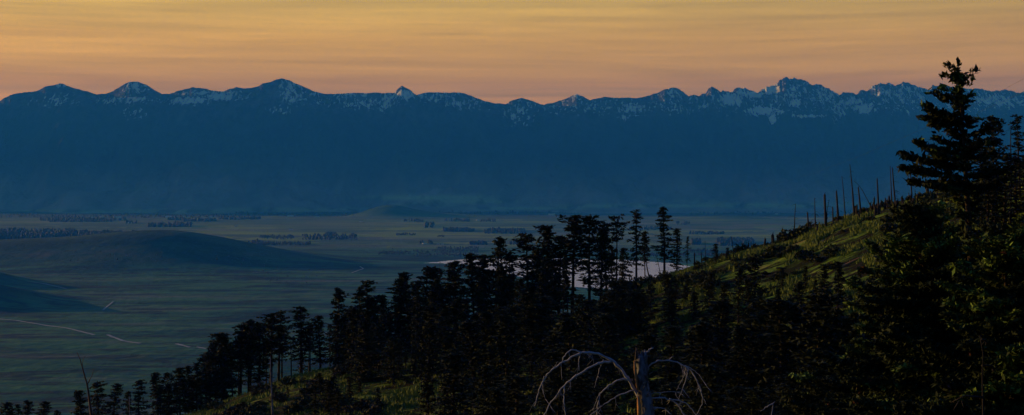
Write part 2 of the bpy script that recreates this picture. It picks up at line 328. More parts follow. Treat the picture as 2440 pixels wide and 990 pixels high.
def mountains():
    rx, ry = np.array(RIDGE, float).T
    us = np.concatenate([np.arange(-2600, -60, 14), np.arange(-60, 2500, 1.7), np.arange(2500, 5000, 14)])
    s = np.concatenate([np.linspace(0, .55, 60), np.linspace(.55, 1, 150)[1:], 1 + np.linspace(0, 1, 16)[1:] ** 1.2])
    yr = np.interp(us, rx, ry)
    tanh_ = (us - 1220) / FPX
    def el(y): return (418 - y) / FPX
    D0, D1, D2 = 18300., 22500., 27500.
    U, T = np.meshgrid(us, s)
    D0 = D0 + 1500 * (fbm(us / 210, us * 0 + 4, 61, 4) - .55)[None] * 2
    Y = np.where(T <= 1, D0 + (D1 - D0) * T, D1 + (D2 - D1) * (T - 1))
    yridge = yr + 2.6 * (fbm(us / 9, us * 0, 5, 4, .6) - .5) * 2 * (.5 + sstep(1500, 1800, us)) - 4.5 * (ridged(us / 13, us * 0 + 2, 15, 3) - .55) * (.12 + sstep(1560, 1760, us))
    H = (418 - yridge) / FPX * D1 + EYE                 # crest height over the valley
    X = tanh_[None] * Y
    # wander: ridgelines break the front into spurs and gullies
    spur = ridged(X / 2600, Y / 3400, 11, 6) ; fine = ridged(X / 700, Y / 900, 31, 5)
    prof = np.clip(T, 0, 1)
    base = .07 * prof + .93 * prof ** 1.9
    mod = (spur - .62) * 1.15 * np.sin(math.pi * np.clip(prof, 0, 1) ** .8) * .62 + (fine - .6) * .5 * (prof * (1 - prof) * 2.4)
    Z = H[None] * np.clip(base + mod * .62, 0, None)
    # nothing in front may rise over the traced crest line seen from the valley
    lim = EYE + (H[None] - EYE) * (Y / D1) - 25 * (1 - prof)
    Z = np.where(T < 1, np.minimum(Z, np.maximum(lim - 30 * fine * (1 - prof) * 6, 2 + 0 * Z)), Z)
    back = np.clip(T - 1, 0, 1)
    Z = np.where(T > 1, H[None] * (1 - back) ** 1.2 * (1 - .3 * back * spur) , Z)
    Z = np.where(T <= 0, -30, Z)
    V = np.stack([X, Y, Z], -1).reshape(-1, 3)
    px, py = to_px(V); snow = np.zeros(len(V))
    for cx, cy, ax, ay, k in SNOW:
        snow = np.maximum(snow, k * np.exp(-(((px - cx) / ax) ** 2 + ((py - cy) / ay) ** 2) * .8))
    out = (px < -10) | (px > 2450)
    snow = np.where(out, .45 * sstep(1500, 2100, V[:, 2]) * fbm(px / 60, py / 30, 3), snow)
    snow = np.where(T.ravel() > 1.02, .5 * sstep(1300, 2000, V[:, 2]), snow)
    rock = sstep(1150, 1900, V[:, 2] + 500 * (fbm(V[:, 0] / 900, V[:, 1] / 900, 8) - .5))
    field = np.zeros(len(V))
    for cx, cy, ax, ay, k in [(1020, 472, 170, 7, 1), (1110, 480, 120, 7, .9), (1010, 488, 80, 6, .7), (1560, 491, 230, 5, 1), (1820, 490, 170, 8, .95), (1660, 480, 80, 4, .5), (300, 504, 300, 5, .7), (700, 500, 200, 6, .6), (1250, 497, 150, 5, .7), (2050, 488, 120, 8, .8)]:
        field = np.maximum(field, k * np.exp(-(((px - cx) / ax) ** 4 + ((py - cy) / ay) ** 2)))
    o = obj('mountain_range', mesh_np('mountain_range', V, grid_faces(len(s), len(us)), [M['mountain']], dict(snow=snow, rock=rock, field=field, low=1 - sstep(80, 900, V[:, 2] + 260 * (fbm(V[:, 0] / 1500, V[:, 1] / 1500, 9) - .5))), smooth=True))  # low marks the slopes that get the painted haze tone
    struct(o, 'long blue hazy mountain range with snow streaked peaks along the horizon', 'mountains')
mountains()

# ------------------------------------------------------------------ valley floor with its low hills
HILLS = [  # centre px, depth, half width across, half depth, height
    ('a', 415, 7950, 780, 800, 152), ('a2', 10, 8000, 1000, 800, 112), ('a3', 640, 7700, 500, 500, 14),
    ('b', -60, 5350, 235, 300, 98), ('c', -90, 6300, 260, 300, 85), ('d', 925, 16300, 420, 500, 112), ('d2', 1020, 16300, 900, 600, 55), ('e', 1740, 15200, 620, 500, 55), ('f', 1560, 9200, 900, 500, 18)]
def valley_z(x, y):
    z = 0 * x
    for n, px, D, w, d, h in HILLS:
        cx = (px - 1220) / FPX * D
        q = np.sqrt(((x - cx) / w) ** 2 + ((y - D) / d) ** 2)
        bell = np.exp(-(q * 1.25) ** 2) if n not in ('b',) else np.clip(1 - q / 1.9, 0, 1) ** 1.6
        z = z + h * bell
    und = 5.5 * (fbm(x / 420, y / 260, 41, 4) - .5) + 2.0 * (fbm(x / 90, y / 60, 51, 3) - .5)
    return z + und * (1 - .8 * sstep(7000, 11000, y)) * 1.6
RIVER = [(1000, 627), (1040, 624), (1100, 618), (1200, 614), (1300, 615), (1400, 617), (1500, 619), (1600, 627), (1680, 640), (1760, 650), (1800, 690), (1600, 700), (1500, 692), (1380, 684), (1300, 672), (1220, 655), (1150, 640), (1110, 629), (1050, 627.5)]
river_xy = np.array([on_plane(*p)[:2] for p in RIVER])
def in_poly(x, y, P):
    c = np.zeros(x.shape, bool); n = len(P)
    for i in range(n):
        (x1, y1), (x2, y2) = P[i], P[(i + 1) % n]
        if y1 == y2: continue
        c ^= ((y1 > y) != (y2 > y)) & (x < (x2 - x1) * (y - y1) / (y2 - y1) + x1)
    return c
def valley():
    us = np.concatenate([np.linspace(-9000, -150, 60)[:-1], np.arange(-150, 2600, 7), np.linspace(2600, 11000, 60)[1:]])
    dep = np.concatenate([np.linspace(.3, .19, 12)[:-1], np.linspace(.19, .0268, 420)])   # tangent of depression
    ys = EYE / dep; ys = np.concatenate([[-6000, -2500, 0, 700], ys, [19500, 24000, 34000, 60000]])
    yy = np.maximum(ys, 900)
    U, Yg = np.meshgrid(us, ys); X = (U - 1220) / FPX * np.maximum(yy[:, None], 1)
    Z = valley_z(X, Yg); Z[ys > 19000] = -1
    riv = in_poly(X, Yg, river_xy); Z = np.where(riv, -6, Z)
    near = (X > 500) & (X < 1400) & (Yg > 5200) & (Yg < 9000)
    V = np.stack([X, Yg, Z], -1).reshape(-1, 3)
    wood = sstep(14600, 17200, Yg + 2600 * (fbm(X / 1400, Yg / 900, 14) - .5))
    farm = sstep(8800, 10300, Yg + 600 * (fbm(X / 900, Yg / 900, 4) - .5)) * (1 - .75 * sstep(30, 90, Z)); wood = wood * (1 - sstep(8, 30, Z))
    hill = np.clip(sstep(12, 60, Z), 0, 1)
    lush = np.zeros(len(V)); qx, qy = to_px(np.where(V[:, 1:2] > 3000, V, [0, 9000., 0]))
    for cx, cy, ax, ay, k in [(640, 556, 190, 4, .85), (960, 546, 120, 4, .8), (1060, 557, 180, 3.5, .75), (1300, 567, 160, 3.5, .7), (1780, 563, 140, 4, .55), (560, 540, 160, 5, .4), (900, 535, 200, 5, .35), (1600, 580, 160, 3, .4), (300, 558, 120, 3, .4)]:
        lush = np.maximum(lush, k * np.exp(-(((qx - cx) / ax) ** 4 + ((qy - cy - (qx - cx) * .012) / ay) ** 2)))
    o = obj('valley_floor', mesh_np('valley_floor', V, grid_faces(len(ys), len(us)), [M['valley']], dict(farm=farm.ravel(), hill=hill.ravel(), wood=wood.ravel(), lush=lush), smooth=True))
    struct(o, 'wide dusky valley floor of rolling grassland and farm fields with low hills', 'valley')
    P = np.concatenate([river_xy, np.full((len(river_xy), 1), -2.5)], 1)
    # shore eased outward a little so water meets the bank
    c = P.mean(0); P[:, :2] = c[:2] + (P[:, :2] - c[:2]) * 1.015
    top = P; bot = P - [0, 0, 2]
    n = len(P)
    import bmesh
    bm = bmesh.new(); vt = [bm.verts.new(p) for p in top]; f = bm.faces.new(vt); f.normal_update()
    if f.normal.z < 0: f.normal_flip()
    bmesh.ops.triangulate(bm, faces=[f]); me = bpy.data.meshes.new('river'); bm.to_mesh(me); bm.free(); me.materials.append(M['water'])
    struct(obj('river', me), 'pale shining river bend seen through the ridge trees', 'river')
valley()
def ray_valley(px, py):
    d = ray(px, py); t = 3000.
    lo = 1500.; hi = EYE / max(-d[2], 1e-6) * 1.0
    ts = np.linspace(lo, hi, 4000); P = d[None] * ts[:, None]; z = valley_z(P[:, 0], P[:, 1]) - (P[:, 2] + EYE)
    i = np.argmax(z > 0) if (z > 0).any() else len(ts) - 1
    p = P[i].copy(); p[2] = valley_z(np.array([p[0]]), np.array([p[1]]))[0]; return p
def road(pts, w, label):
    P = []
    for (a, b), (c, d) in zip(pts[:-1], pts[1:]):
        for t in np.linspace(0, 1, 14)[:-1]: P.append(ray_valley(a + (c - a) * t, b + (d - b) * t))
    P.append(ray_valley(*pts[-1])); P = np.array(P)
    T = np.gradient(P[:, :2], axis=0); T /= np.linalg.norm(T, axis=1)[:, None]; Nn = np.stack([-T[:, 1], T[:, 0]], 1)
    ww = .75 * w * (.75 + .5 * np.random.RandomState(3).rand(len(P)))
    rows = []
    for k in (-1, 0, 1):
        q = P.copy(); q[:, :2] += Nn * (ww * k / 2)[:, None]; q[:, 2] = valley_z(q[:, 0], q[:, 1]) + (1.6 if k == 0 else 1.2); rows.append(q)
    V = np.stack(rows, 1).reshape(-1, 3)
    struct(obj('road', mesh_np('road', V, grid_faces(len(P), 3), [M['track']])), label, 'road')
road([(-20, 759), (40, 765), (90, 773), (160, 783), (225, 799)], 15, 'pale valley road running from the left edge of the picture')
road([(257, 799), (290, 812), (335, 819)], 15, 'short pale road piece right of the long left road')
road([(420, 820), (453, 829)], 14, 'short pale road piece just left of the ridge pines')
road([(470, 828), (505, 835)], 12, 'last pale road piece running behind the ridge pines')
road([(246, 739), (258, 728), (270, 719)], 9, 'pale slanting track on the flat right of the dark low hill')
road([(66, 671), (110, 678), (158, 689)], 12, 'faint track along the foot of the grassy hill at the left')
road([(838, 651), (866, 641), (858, 636)], 10, 'small hooked track right of the grassy hill')
road([(600, 651), (635, 649), (662, 646)], 9, 'thin pale track at the foot of the big rounded hill')

# ------------------------------------------------------------------ near hillside (polar heightfield about the viewpoint)
CREST = [(0, 1090), (200, 1052), (380, 1012), (470, 985), (540, 955), (620, 925), (700, 897), (800, 874), (900, 857), (1000, 836), (1100, 812), (1200, 792), (1300, 765), (1380, 745), (1440, 730), (1500, 700), (1550, 674), (1600, 655), (1650, 640),
         (1700, 622), (1780, 598), (1840, 583), (1890, 568), (1940, 548), (2000, 527), (2100, 500), (2150, 489), (2230, 468), (2350, 430), (2440, 388)]
_cx = np.array([p[0] for p in CREST], float); _cy = np.array([p[1] for p in CREST], float)
_th = np.degrees(np.arctan((_cx - 1220) / FPX)); _dl = (_cy - 418) / FPX * np.cos(np.radians(_th))
TH = np.concatenate([[-180, -110, -75, -45, -28], _th, [28, 45, 75, 110, 180]])
DL = np.concatenate([[-.35, .0, .22, .27, .23], _dl, [-.06, -.14, -.25, -.32, -.35]])
RTH = [-180, -110, -60, -20.5, 0, 12, 20.5, 40, 90, 180]; RC = [600, 420, 300, 290, 265, 250, 225, 330, 500, 600]
def hill_z(x, y):
    x = np.asarray(x, float); y = np.asarray(y, float)
    r = np.hypot(x, y); th = np.degrees(np.arctan2(x, y))
    dc = np.interp(th, TH, DL); rc = np.interp(th, RTH, RC)
    db = np.maximum(.205, dc + .012); db = np.where(np.abs(th) > 60, np.interp(np.abs(th), [60, 120], [.205, -.2]), db); db = np.maximum(db, dc)
    q = np.clip(r / rc, 0, 1)
    g = 1 - sstep(.36, 1.0, q) ** .8
    dlt = dc + (db - dc) * g
    z = -1.75 * np.clip(1 - r / 30, 0, 1) - r * dlt
    zc = -rc * dc; over = np.maximum(r - rc, 0)
    z = np.where(r > rc, zc - over * np.clip(.12 + over / 60, 0, .62) , z)
    amp = np.clip(r / 60, 0.1, 1) * np.where(r > rc, 2.5, 1)
    z = z + amp * (1.3 * (fbm(x / 22, y / 22, 71, 4) - .5) + .5 * (fbm(x / 4, y / 4, 81, 3) - .5) * np.clip(r / 40, .2, 1))
    return z + EYE
def hillside():
    th = np.concatenate([np.arange(-180, -24, 3.), np.arange(-24, 24, .09), np.arange(24, 180.1, 3.)])
    r = np.concatenate([[0.05, .6, 1.2], np.geomspace(2, 110, 110), np.linspace(111, 300, 230), np.geomspace(303, 1800, 60)])
    A, Rr = np.meshgrid(np.radians(th), r); X = np.sin(A) * Rr; Y = np.cos(A) * Rr
    V = np.stack([X, Y, hill_z(X, Y)], -1).reshape(-1, 3)
    f = grid_faces(len(r), len(th))[:, ::-1]
    struct(obj('hillside', mesh_np('hillside', V, f, [M['hill']], smooth=True)), 'steep grassy near hillside falling from upper right to lower left', 'hillside')
hillside()

# ------------------------------------------------------------------ haze
def haze():
    x, y0, y1, z0, z1 = 26000, -8000, 28500, -40, EYE + 1760
    V = [(sx * x, y, z) for z in (z0, z1) for y in (y0, y1) for sx in (-1, 1)]
    F = [(0, 2, 3, 1), (4, 5, 7, 6), (0, 1, 5, 4), (2, 6, 7, 3), (0, 4, 6, 2), (1, 3, 7, 5)]
    m = bpy.data.materials.new('haze'); m.use_nodes = True; nt = m.node_tree; nt.nodes.clear()
    out = nt.nodes.new('ShaderNodeOutputMaterial'); v = nt.nodes.new('ShaderNodeVolumePrincipled'); nt.links.new(v.outputs[0], out.inputs['Volume'])
    v.inputs['Color'].default_value = HAZE_COL; v.inputs['Absorption Color'].default_value = (1, 1, 1, 1)
    v.inputs['Density'].default_value = HAZE_D
    o = obj('haze', mesh_np('haze', V, F, [m])); tag(o, 'thin blue evening haze filling the valley air', 'haze', kind='stuff')
HAZE_COL = (.015, .20, .95, 1); HAZE_D = 1.2 / 22000
haze()
# ------------------------------------------------------------------ conifers
def blades(C, D, size, rng, k=5, flat=.45, wid=.32):
    """k pointed needle sprays (thin folded diamonds) round each clump centre C, leaning along D"""
    n = len(C) * k
    c = np.repeat(C, k, 0); d = np.repeat(D, k, 0); s = np.repeat(size, k) * (.6 + .8 * rng.random(n))
    v = d * .9 + rng.normal(0, .75, (n, 3)) * [1, 1, flat]; v /= np.linalg.norm(v, axis=1)[:, None] + 1e-9
    w = np.cross(v, rng.normal(0, 1, (n, 3)) * [.35, .35, 1]); w /= np.linalg.norm(w, axis=1)[:, None] + 1e-9
    c = c + rng.normal(0, .28, (n, 3)) * s[:, None] * [1, 1, .6]
    a = c - v * (s * .45)[:, None]; b = c + v * (s * .6)[:, None]; m = c + v * (s * .05)[:, None]
    hw = (s * wid)[:, None]
    V = np.stack([a, m + w * hw, b, m - w * hw], 1).reshape(-1, 3)
    F = np.arange(n * 4, dtype=np.int32).reshape(-1, 4)
    return V, F
def branch_sys(rng, branches, step, size, side=.5, k=5, droop=.12, wood=None, wr=.02, tipcurl=.1, start=.25, flat=.45, wid=.32):
    """branches: list of (base point, azimuth, length, pitch). Returns clump points and directions along curved boughs with side twigs"""
    Cs, Ds, Ss, Ts = [], [], [], []
    for (b, az, L, pit) in branches:
        n = max(3, int(L / step)); t = np.linspace(start, 1, n)
        hd = np.array([math.sin(az), math.cos(az)])
        tt = np.linspace(0, 1, n + 2)
        def pos(q):
            rr = L * q; z = L * (math.tan(pit) * q - droop * q * q * 2 + tipcurl * q ** 4)
            return np.stack([b[0] + hd[0] * rr, b[1] + hd[1] * rr, b[2] + z], -1)
        P = pos(t) + rng.normal(0, .03 * L, (n, 3)) * [1, 1, .5]
        d = np.gradient(pos(t), axis=0); d /= np.linalg.norm(d, axis=1)[:, None]
        Cs.append(P); Ds.append(d); Ss.append(size * (.75 + .5 * rng.random(n))); Ts.append(t)
        sw = np.array([hd[1], -hd[0], 0])
        for sgn in (-1, 1):
            wl = side * L * (1 - t) * (.55 + .6 * rng.random(n)) + size * .5
            m = max(1, int(side * L * .6 / step))
            for q in range(1, m + 1):
                f = q / m
                p2 = P + sgn * sw * (wl * f)[:, None] + np.array([0, 0, -1]) * (wl * f * .12)[:, None] + np.concatenate([hd, [0]]) * (wl * f * .4)[:, None]
                keep = rng.random(n) < .8
                dd = d * .5 + sgn * sw * .8; dd /= np.linalg.norm(dd, axis=1)[:, None]
                Cs.append(p2[keep] + rng.normal(0, step * .25, (keep.sum(), 3)) * [1, 1, .5]); Ds.append(dd[keep]); Ss.append(size * (.6 + .5 * rng.random(keep.sum()))); Ts.append(np.clip(t[keep] * .5 + f * .5, 0, 1))
        if wood is not None:
            wood.tube(pos(tt[:-1] * (1 if start < .5 else 1)), [max(.006, wr * L * (1 - .85 * q)) for q in tt[:-1]], 3, cap=False)
    C, D, Sz, Tt = map(np.concatenate, (Cs, Ds, Ss, Ts))
    V, F = blades(C, D, Sz, rng, k, flat, wid)
    return V, F, np.repeat(Tt, k * 4)
def conifer_meshes(seed, kind, Hh=10.0):
    rng = np.random.default_rng(seed); wood = MB()
    K = dict(dense=(.10, 62, lambda h: .145 * (1 - h) ** .7 * Hh + .22, .30, 1.0), slim=(.14, 58, lambda h: .10 * (1 - h) ** .5 * Hh + .15, .29, .9),
             pine=(.46, 44, lambda h: .15 * math.sin(math.pi * min(1, (1 - h) * 1.25 / .62 * .5 + .12)) * Hh * .78 + .12, .31, .85), ragged=(.26, 44, lambda h: (.135 * (1 - h) ** .45) * Hh + .15, .30, .7),
             broad=(.16, 78, lambda h: .18 * (1 - h) ** .6 * Hh + .25, .32, 1.0), tuft=(.7, 20, lambda h: .11 * Hh * math.sin(math.pi * min(1, (1 - h) / .3 * .8 + .1)) + .1, .30, .9),
             sparse=(.30, 34, lambda h: .125 * (1 - h) ** .55 * Hh + .15, .27, .75), spire=(.06, 60, lambda h: .10 * (1 - h) ** .9 * Hh + .12, .27, 1.0))[kind]
    base, nb, Rf, cl, dens = K
    lean = rng.normal(0, .012, 2)
    ts = np.linspace(0, 1, 9); tp = np.stack([lean[0] * Hh * ts ** 2 + .04 * np.sin(ts * 5 + seed), lean[1] * Hh * ts ** 2, ts * Hh], 1)
    wood.tube(tp, [max(.012, .0115 * Hh * (1 - t) ** .8 + .008) for t in ts], 7)
    br = []
    gap = rng.random(12); a0 = rng.uniform(0, 6.28); asy = rng.uniform(.1, .38)
    for i in range(nb):
        h = base + (1 - base) * ((i + rng.random()) / nb) ** .92
        if h > .985: continue
        az = i * 2.399 + rng.normal(0, .5)
        L = Rf(h) * (1 + asy * math.cos(az - a0)) * (.45 + .8 * rng.random() ** 1.3) * (.7 + .5 * vnoise(np.array([h * 7 + seed]), np.array([az * .7]), seed)[0])
        if kind in ('ragged', 'sparse', 'pine') and gap[int(h * 11.9)] < .3 and rng.random() < .55: L *= .35
        pit = math.radians(-8 + 48 * h ** 2.2 + rng.normal(0, 13)) if kind not in ('pine', 'tuft') else math.radians(5 + 30 * h + rng.normal(0, 18))
        pit = min(pit, math.radians(38)); L = min(L, (1.02 - h) * Hh * 1.1 + .3)
        x = np.interp(h, ts, tp[:, 0]); y = np.interp(h, ts, tp[:, 1])
        br.append(((x, y, h * Hh), az, L, pit))
    V, F, T = branch_sys(rng, br, cl * .8, cl * 1.1, .5 * dens, 6, .12, wood, .012, .1, .16, .75, .22)
    # leader
    V2, F2 = blades(np.array([[tp[-1][0], tp[-1][1], Hh * q] for q in np.linspace(.9, .995, 6)]), np.tile([0, 0, 1.], (6, 1)), np.linspace(.30, .16, 6) * cl / .3, rng, 5)
    V = np.concatenate([V, V2]); T = np.concatenate([T, np.ones(len(V2)) * .6]); F = np.concatenate([F, F2 + len(F) * 4])
    # bare stubs on the lower trunk
    for i in range(int(14 if base > .12 else 4)):
        h = rng.uniform(.08, base + .05); a = rng.uniform(0, 6.28); L = rng.uniform(.3, .9) * Hh / 10
        p0 = np.array([np.interp(h, ts, tp[:, 0]), 0, h * Hh]); p1 = p0 + [math.sin(a) * L, math.cos(a) * L, rng.uniform(-.25, .1)]
        wood.tube([p0, (p0 + p1) / 2 + [0, 0, .03], p1], [.022, .014, .006], 3, cap=False)
    return wood.mesh('trunk', M['bark']), mesh_np('crown', V, F, [M['fir']], dict(tip=T))
KINDS = dict(dense=[conifer_meshes(s, 'dense') for s in (1, 2, 3)], slim=[conifer_meshes(s, 'slim') for s in (4, 5, 6)], pine=[conifer_meshes(s, 'pine') for s in (7, 8, 9)],
             ragged=[conifer_meshes(s, 'ragged') for s in (10, 11, 12)], broad=[conifer_meshes(s, 'broad') for s in (13, 14)], tuft=[conifer_meshes(15, 'tuft')],
             sparse=[conifer_meshes(s, 'sparse') for s in (16, 17)], spire=[conifer_meshes(s, 'spire') for s in (18, 19)])
rnd = random.Random(5)
def gpoint(px, D):
    x = (px - 1220) / FPX * D * cp; return np.array([x, D, float(hill_z(x, D))])
def conifer(px, ytop, kind, D, label, group=None, wide=1.0, name='conifer', idx=None, lean=0.0):
    for _ in range(3):          # the crown top must stand at the photographed height
        g = gpoint(px, D); 
    ztop = at(px, ytop, D)[2]; H = ztop - g[2] + .25
    if H < .8: return None
    ms = KINDS[kind]; tr, cr = ms[(idx if idx is not None else rnd.randrange(len(ms))) % len(ms)]
    e = obj(name, None, None, (g[0], g[1], g[2] - .25)); s = H / 10.0
    w = s * wide * (rnd.uniform(.92, 1.15) if 1340 < px < 1670 and D > 225 else rnd.uniform(1.12, 1.4)) * (1 + .25 * max(0, 1 - s))
    e.scale = (w, w, s); e.rotation_euler = (rnd.gauss(0, .018), lean + rnd.gauss(0, .022), rnd.uniform(0, 6.28))
    tag(e, label, 'tree', group)
    obj('trunk', tr, e); obj('crown', cr, e)
    return e
def rcrest(px):
    th = math.degrees(math.atan((px - 1220) / FPX)); return float(np.interp(th, RTH, RC)) * math.cos(math.radians(th))
G = 'conifers along the ridge skyline'
SKY = [  # px, top, kind, depth factor of the crest, width, label
 (15, 957, 'dense', .97, 1.1, 'small fir top poking up at the very bottom left corner'),
 (41, 964, 'sparse', .96, .8, 'tiny thin conifer right beside the corner fir at bottom left'),
 (62, 955, 'slim', .97, 1., 'small conifer third from the left edge of the picture'),
 (97, 956, 'dense', .98, 1.2, 'small broad fir midway between the left corner and the dead leaning tree'),
 (130, 978, 'slim', .95, 1., 'barely visible fir tip left of the reddish dead tree'),
 (190, 931, 'broad', .95, .85, 'bushy conifer immediately left of the reddish dead tree'),
 (233, 909, 'ragged', .98, 1., 'conifer immediately right of the reddish dead tree'),
 (263, 914, 'dense', .98, 1., 'dark full conifer second to the right of the reddish dead tree'),
 (302, 932, 'slim', .95, .8, 'short narrow conifer in the dip between two taller ones at lower left'),
 (325, 906, 'ragged', .97, 1.1, 'pointed conifer standing alone before the first dense clump at lower left'),
 (374, 888, 'dense', .98, 1.05, 'conical fir at the left end of the continuous ridge trees'),
 (400, 887, 'ragged', .99, 1., 'ragged conifer second in the continuous lower ridge row'),
 (427, 875, 'dense', .98, .9, 'conifer with twin sparse tops in the lower ridge row'),
 (447, 871, 'slim', .99, 1., 'slim conifer next to the twin topped one in the lower ridge row'),
 (466, 866, 'slim', .98, .9, 'slim conifer against the big dark clump of the lower ridge'),
 (488, 838, 'ragged', .97, 1.3, 'conifer with a flat leftward top at the foot of the big dark clump'),
 (512, 812, 'dense', .99, 1., 'left shoulder tree of the big dark clump on the lower ridge'),
 (533, 795, 'broad', .98, .95, 'broad pointed fir leading the big dark clump on the lower ridge'),
 (571, 772, 'pine', .98, 1.2, 'tall bare stemmed pine starting the seven tall stems over the lower ridge'),
 (590, 761, 'ragged', .98, 1.1, 'second of the tall bare stemmed pines above the pale thin snag'),
 (616, 767, 'slim', .97, 1.1, 'dark full pine in the middle of the tall stems above the pale thin snag'),
 (643, 747, 'pine', .99, 1.2, 'tall pine rising straight over the pale thin snag'),
 (663, 740, 'sparse', .98, 1.2, 'lone ragged pine closing the tall stems, sky blue gap on its right'),
 (716, 730, 'ragged', .98, 1.1, 'tall ragged pine just right of the wide gap on the lower ridge'),
 (762, 752, 'slim', .98, 1.2, 'round topped pine between the bare spire and the massive fir'),
 (803, 687, 'dense', .98, .95, 'massive conical fir standing out at the start of the dense ridge wood'),
 (830, 740, 'dense', .97, 1., 'shorter fir wedged between the massive conical fir and the wind swept one'),
 (852, 684, 'ragged', .97, 1., 'left half of the pair of wind swept conifers'),
 (876, 670, 'sparse', .98, 1.6, 'wind swept conifer with branches streaming to the right'),
 (915, 704, 'broad', .97, .8, 'low shouldered conifer right of the wind swept pair'),
 (945, 661, 'ragged', .97, 1.1, 'conifer leading the long dense stretch of the ridge wood'),
 (973, 648, 'dense', .98, 1., 'conifer with a leaning tuft at its top in the long dense stretch'),
 (1010, 634, 'ragged', .98, 1.1, 'conifer with a crooked top left of the two dead spires'),
 (1040, 636, 'slim', .98, 1.2, 'flat topped conifer pierced by the left dead spire'),
 (1090, 620, 'ragged', .98, 1.1, 'conifer directly below the tapering left end of the river'),
 (1128, 603, 'dense', .97, .9, 'conifer with two knobby tops at the left end of the river'),
 (1155, 607, 'pine', .98, 1.2, 'round headed pine left of the sharp tall fir'),
 (1182, 564, 'dense', .98, .8, 'sharp tall fir standing above its neighbours over the river bend'),
 (1218, 603, 'slim', .98, 1.1, 'lower tree in the notch right of the sharp tall fir'),
 (1258, 556, 'ragged', .98, 1.25, 'tall fir with a spreading left bough over the river'),
 (1283, 590, 'slim', .97, 1.2, 'lower pine in the notch left of the great dense pine'),
 (1305, 539, 'broad', .97, .85, 'great dense pine with a domed top over the river'),
 (1332, 561, 'slim', .98, 1.4, 'right shoulder of the great dense domed pine'),
 (1363, 513, 'pine', .98, 1.3, 'tall long stemmed pine first right of the great domed pine'),
 (1404, 512, 'ragged', .98, 1.3, 'tall pine with a slanting top second right of the great domed pine'),
 (1432, 542, 'slim', .97, 1.0, 'thin lower pine between two tall ones over the river'),
 (1446, 529, 'pine', .98, 1.1, 'pine with a knobby head left of the ball topped tree'),
 (1470, 518, 'tuft', .98, .9, 'thin stemmed pine with a tuft and a ball of foliage at its top'),
 (1483, 592, 'broad', .95, .75, 'squat bulky conifer below the ball topped tree'),
 (1518, 500, 'sparse', .98, 1.1, 'tall narrow spruce with flat tiered boughs standing apart over the river'),
 (1584, 493, 'ragged', .97, 1.35, 'tallest ragged fir at the right end of the river'),
 (1614, 546, 'slim', .96, 1.25, 'dark fir leaning on the right side of the tallest ragged fir'),
 (1637, 564, 'sparse', .96, .7, 'thin wispy spruce last of the group at the right end of the river'),
 (1707, 581, 'dense', .93, 1.1, 'small pointed fir on the crest left of the stumps'),
 (1735, 590, 'ragged', .93, 1., 'small bushy conifer right of the small pointed fir on the crest'),
 (2367, 274, 'ragged', .8, .95, 'dark conifer rising behind the right side of the great near fir'),
 (2340, 330, 'slim', .82, 1.2, 'fir half hidden behind the crown of the great near fir'),
 (2430, 273, 'sparse', .85, 1.0, 'tall thin conifer at the right edge of the picture'),
 (2396, 366, 'spire', .8, 1.5, 'small spiky fir between the two taller ones at the right edge'),
 (2372, 395, 'spire', .8, 1.6, 'low spiky fir left of the small spiky one at the right edge'),
 (2422, 372, 'spire', .82, 1.6, 'small spiky fir below the tall thin conifer at the right edge'),
 (2447, 368, 'dense', .8, .9, 'dense fir cut by the right edge of the picture'),
 (2352, 412, 'spire', .78, 1.6, 'lowest spiky fir behind the great near fir'),
]
for px, y, k, f, w, lab in SKY: conifer(px, y, k, rcrest(px) * f, lab, G if px < 1800 else 'small conifers high on the slope at right', w * (1.3 if px < 560 else 1.12))
# second row filling the body of the ridge wood: trees whose tops stay below the skyline
sx_ = np.array([s[0] for s in SKY if s[0] < 1660]); sy_ = np.array([s[1] for s in SKY if s[0] < 1660])
o_ = np.argsort(sx_); sx_, sy_ = sx_[o_], sy_[o_]
def row(x0, x1, n, fD, dy0, dy1, kinds, label, group, w=1.0, ymin=None):
    for i in range(n):
        px = x0 + (x1 - x0) * (i + rnd.uniform(.1, .9)) / n
        y = float(np.interp(px, sx_, sy_)) + rnd.uniform(dy0, dy1)
        if ymin: y = max(y, ymin)
        conifer(px, y, rnd.choice(kinds), rcrest(px) * (fD + rnd.uniform(-.03, .03)), label, group, w * rnd.uniform(.85, 1.25))
row(360, 560, 9, .97, 18, 45, ['dense', 'slim', 'ragged'], 'dark conifer filling the lower end of the ridge wood behind the front tops', 'filler conifers of the lower ridge wood')
row(560, 680, 4, 1.02, 25, 55, ['pine'], 'slender pine stem between the seven tall stems of the lower ridge', 'slender pines between the tall stems')
row(700, 790, 3, 1.02, 30, 60, ['pine', 'sparse'], 'slender pine stem beside the bare spire on the lower ridge', 'slender pines by the bare spire')
row(790, 1110, 20, .955, 22, 80, ['dense', 'ragged', 'broad', 'slim'], 'dark conifer within the dense middle stretch of the ridge wood', 'conifers within the middle of the ridge wood')
row(1110, 1350, 12, .94, 50, 110, ['dense', 'ragged', 'pine', 'slim'], 'dark conifer within the ridge wood in front of the river', 'conifers within the ridge wood before the river')
row(1110, 1560, 6, 1.02, 45, 90, ['pine', 'pine', 'sparse'], 'slender pine whose bare stem stands against the pale river', 'slender pines against the river')
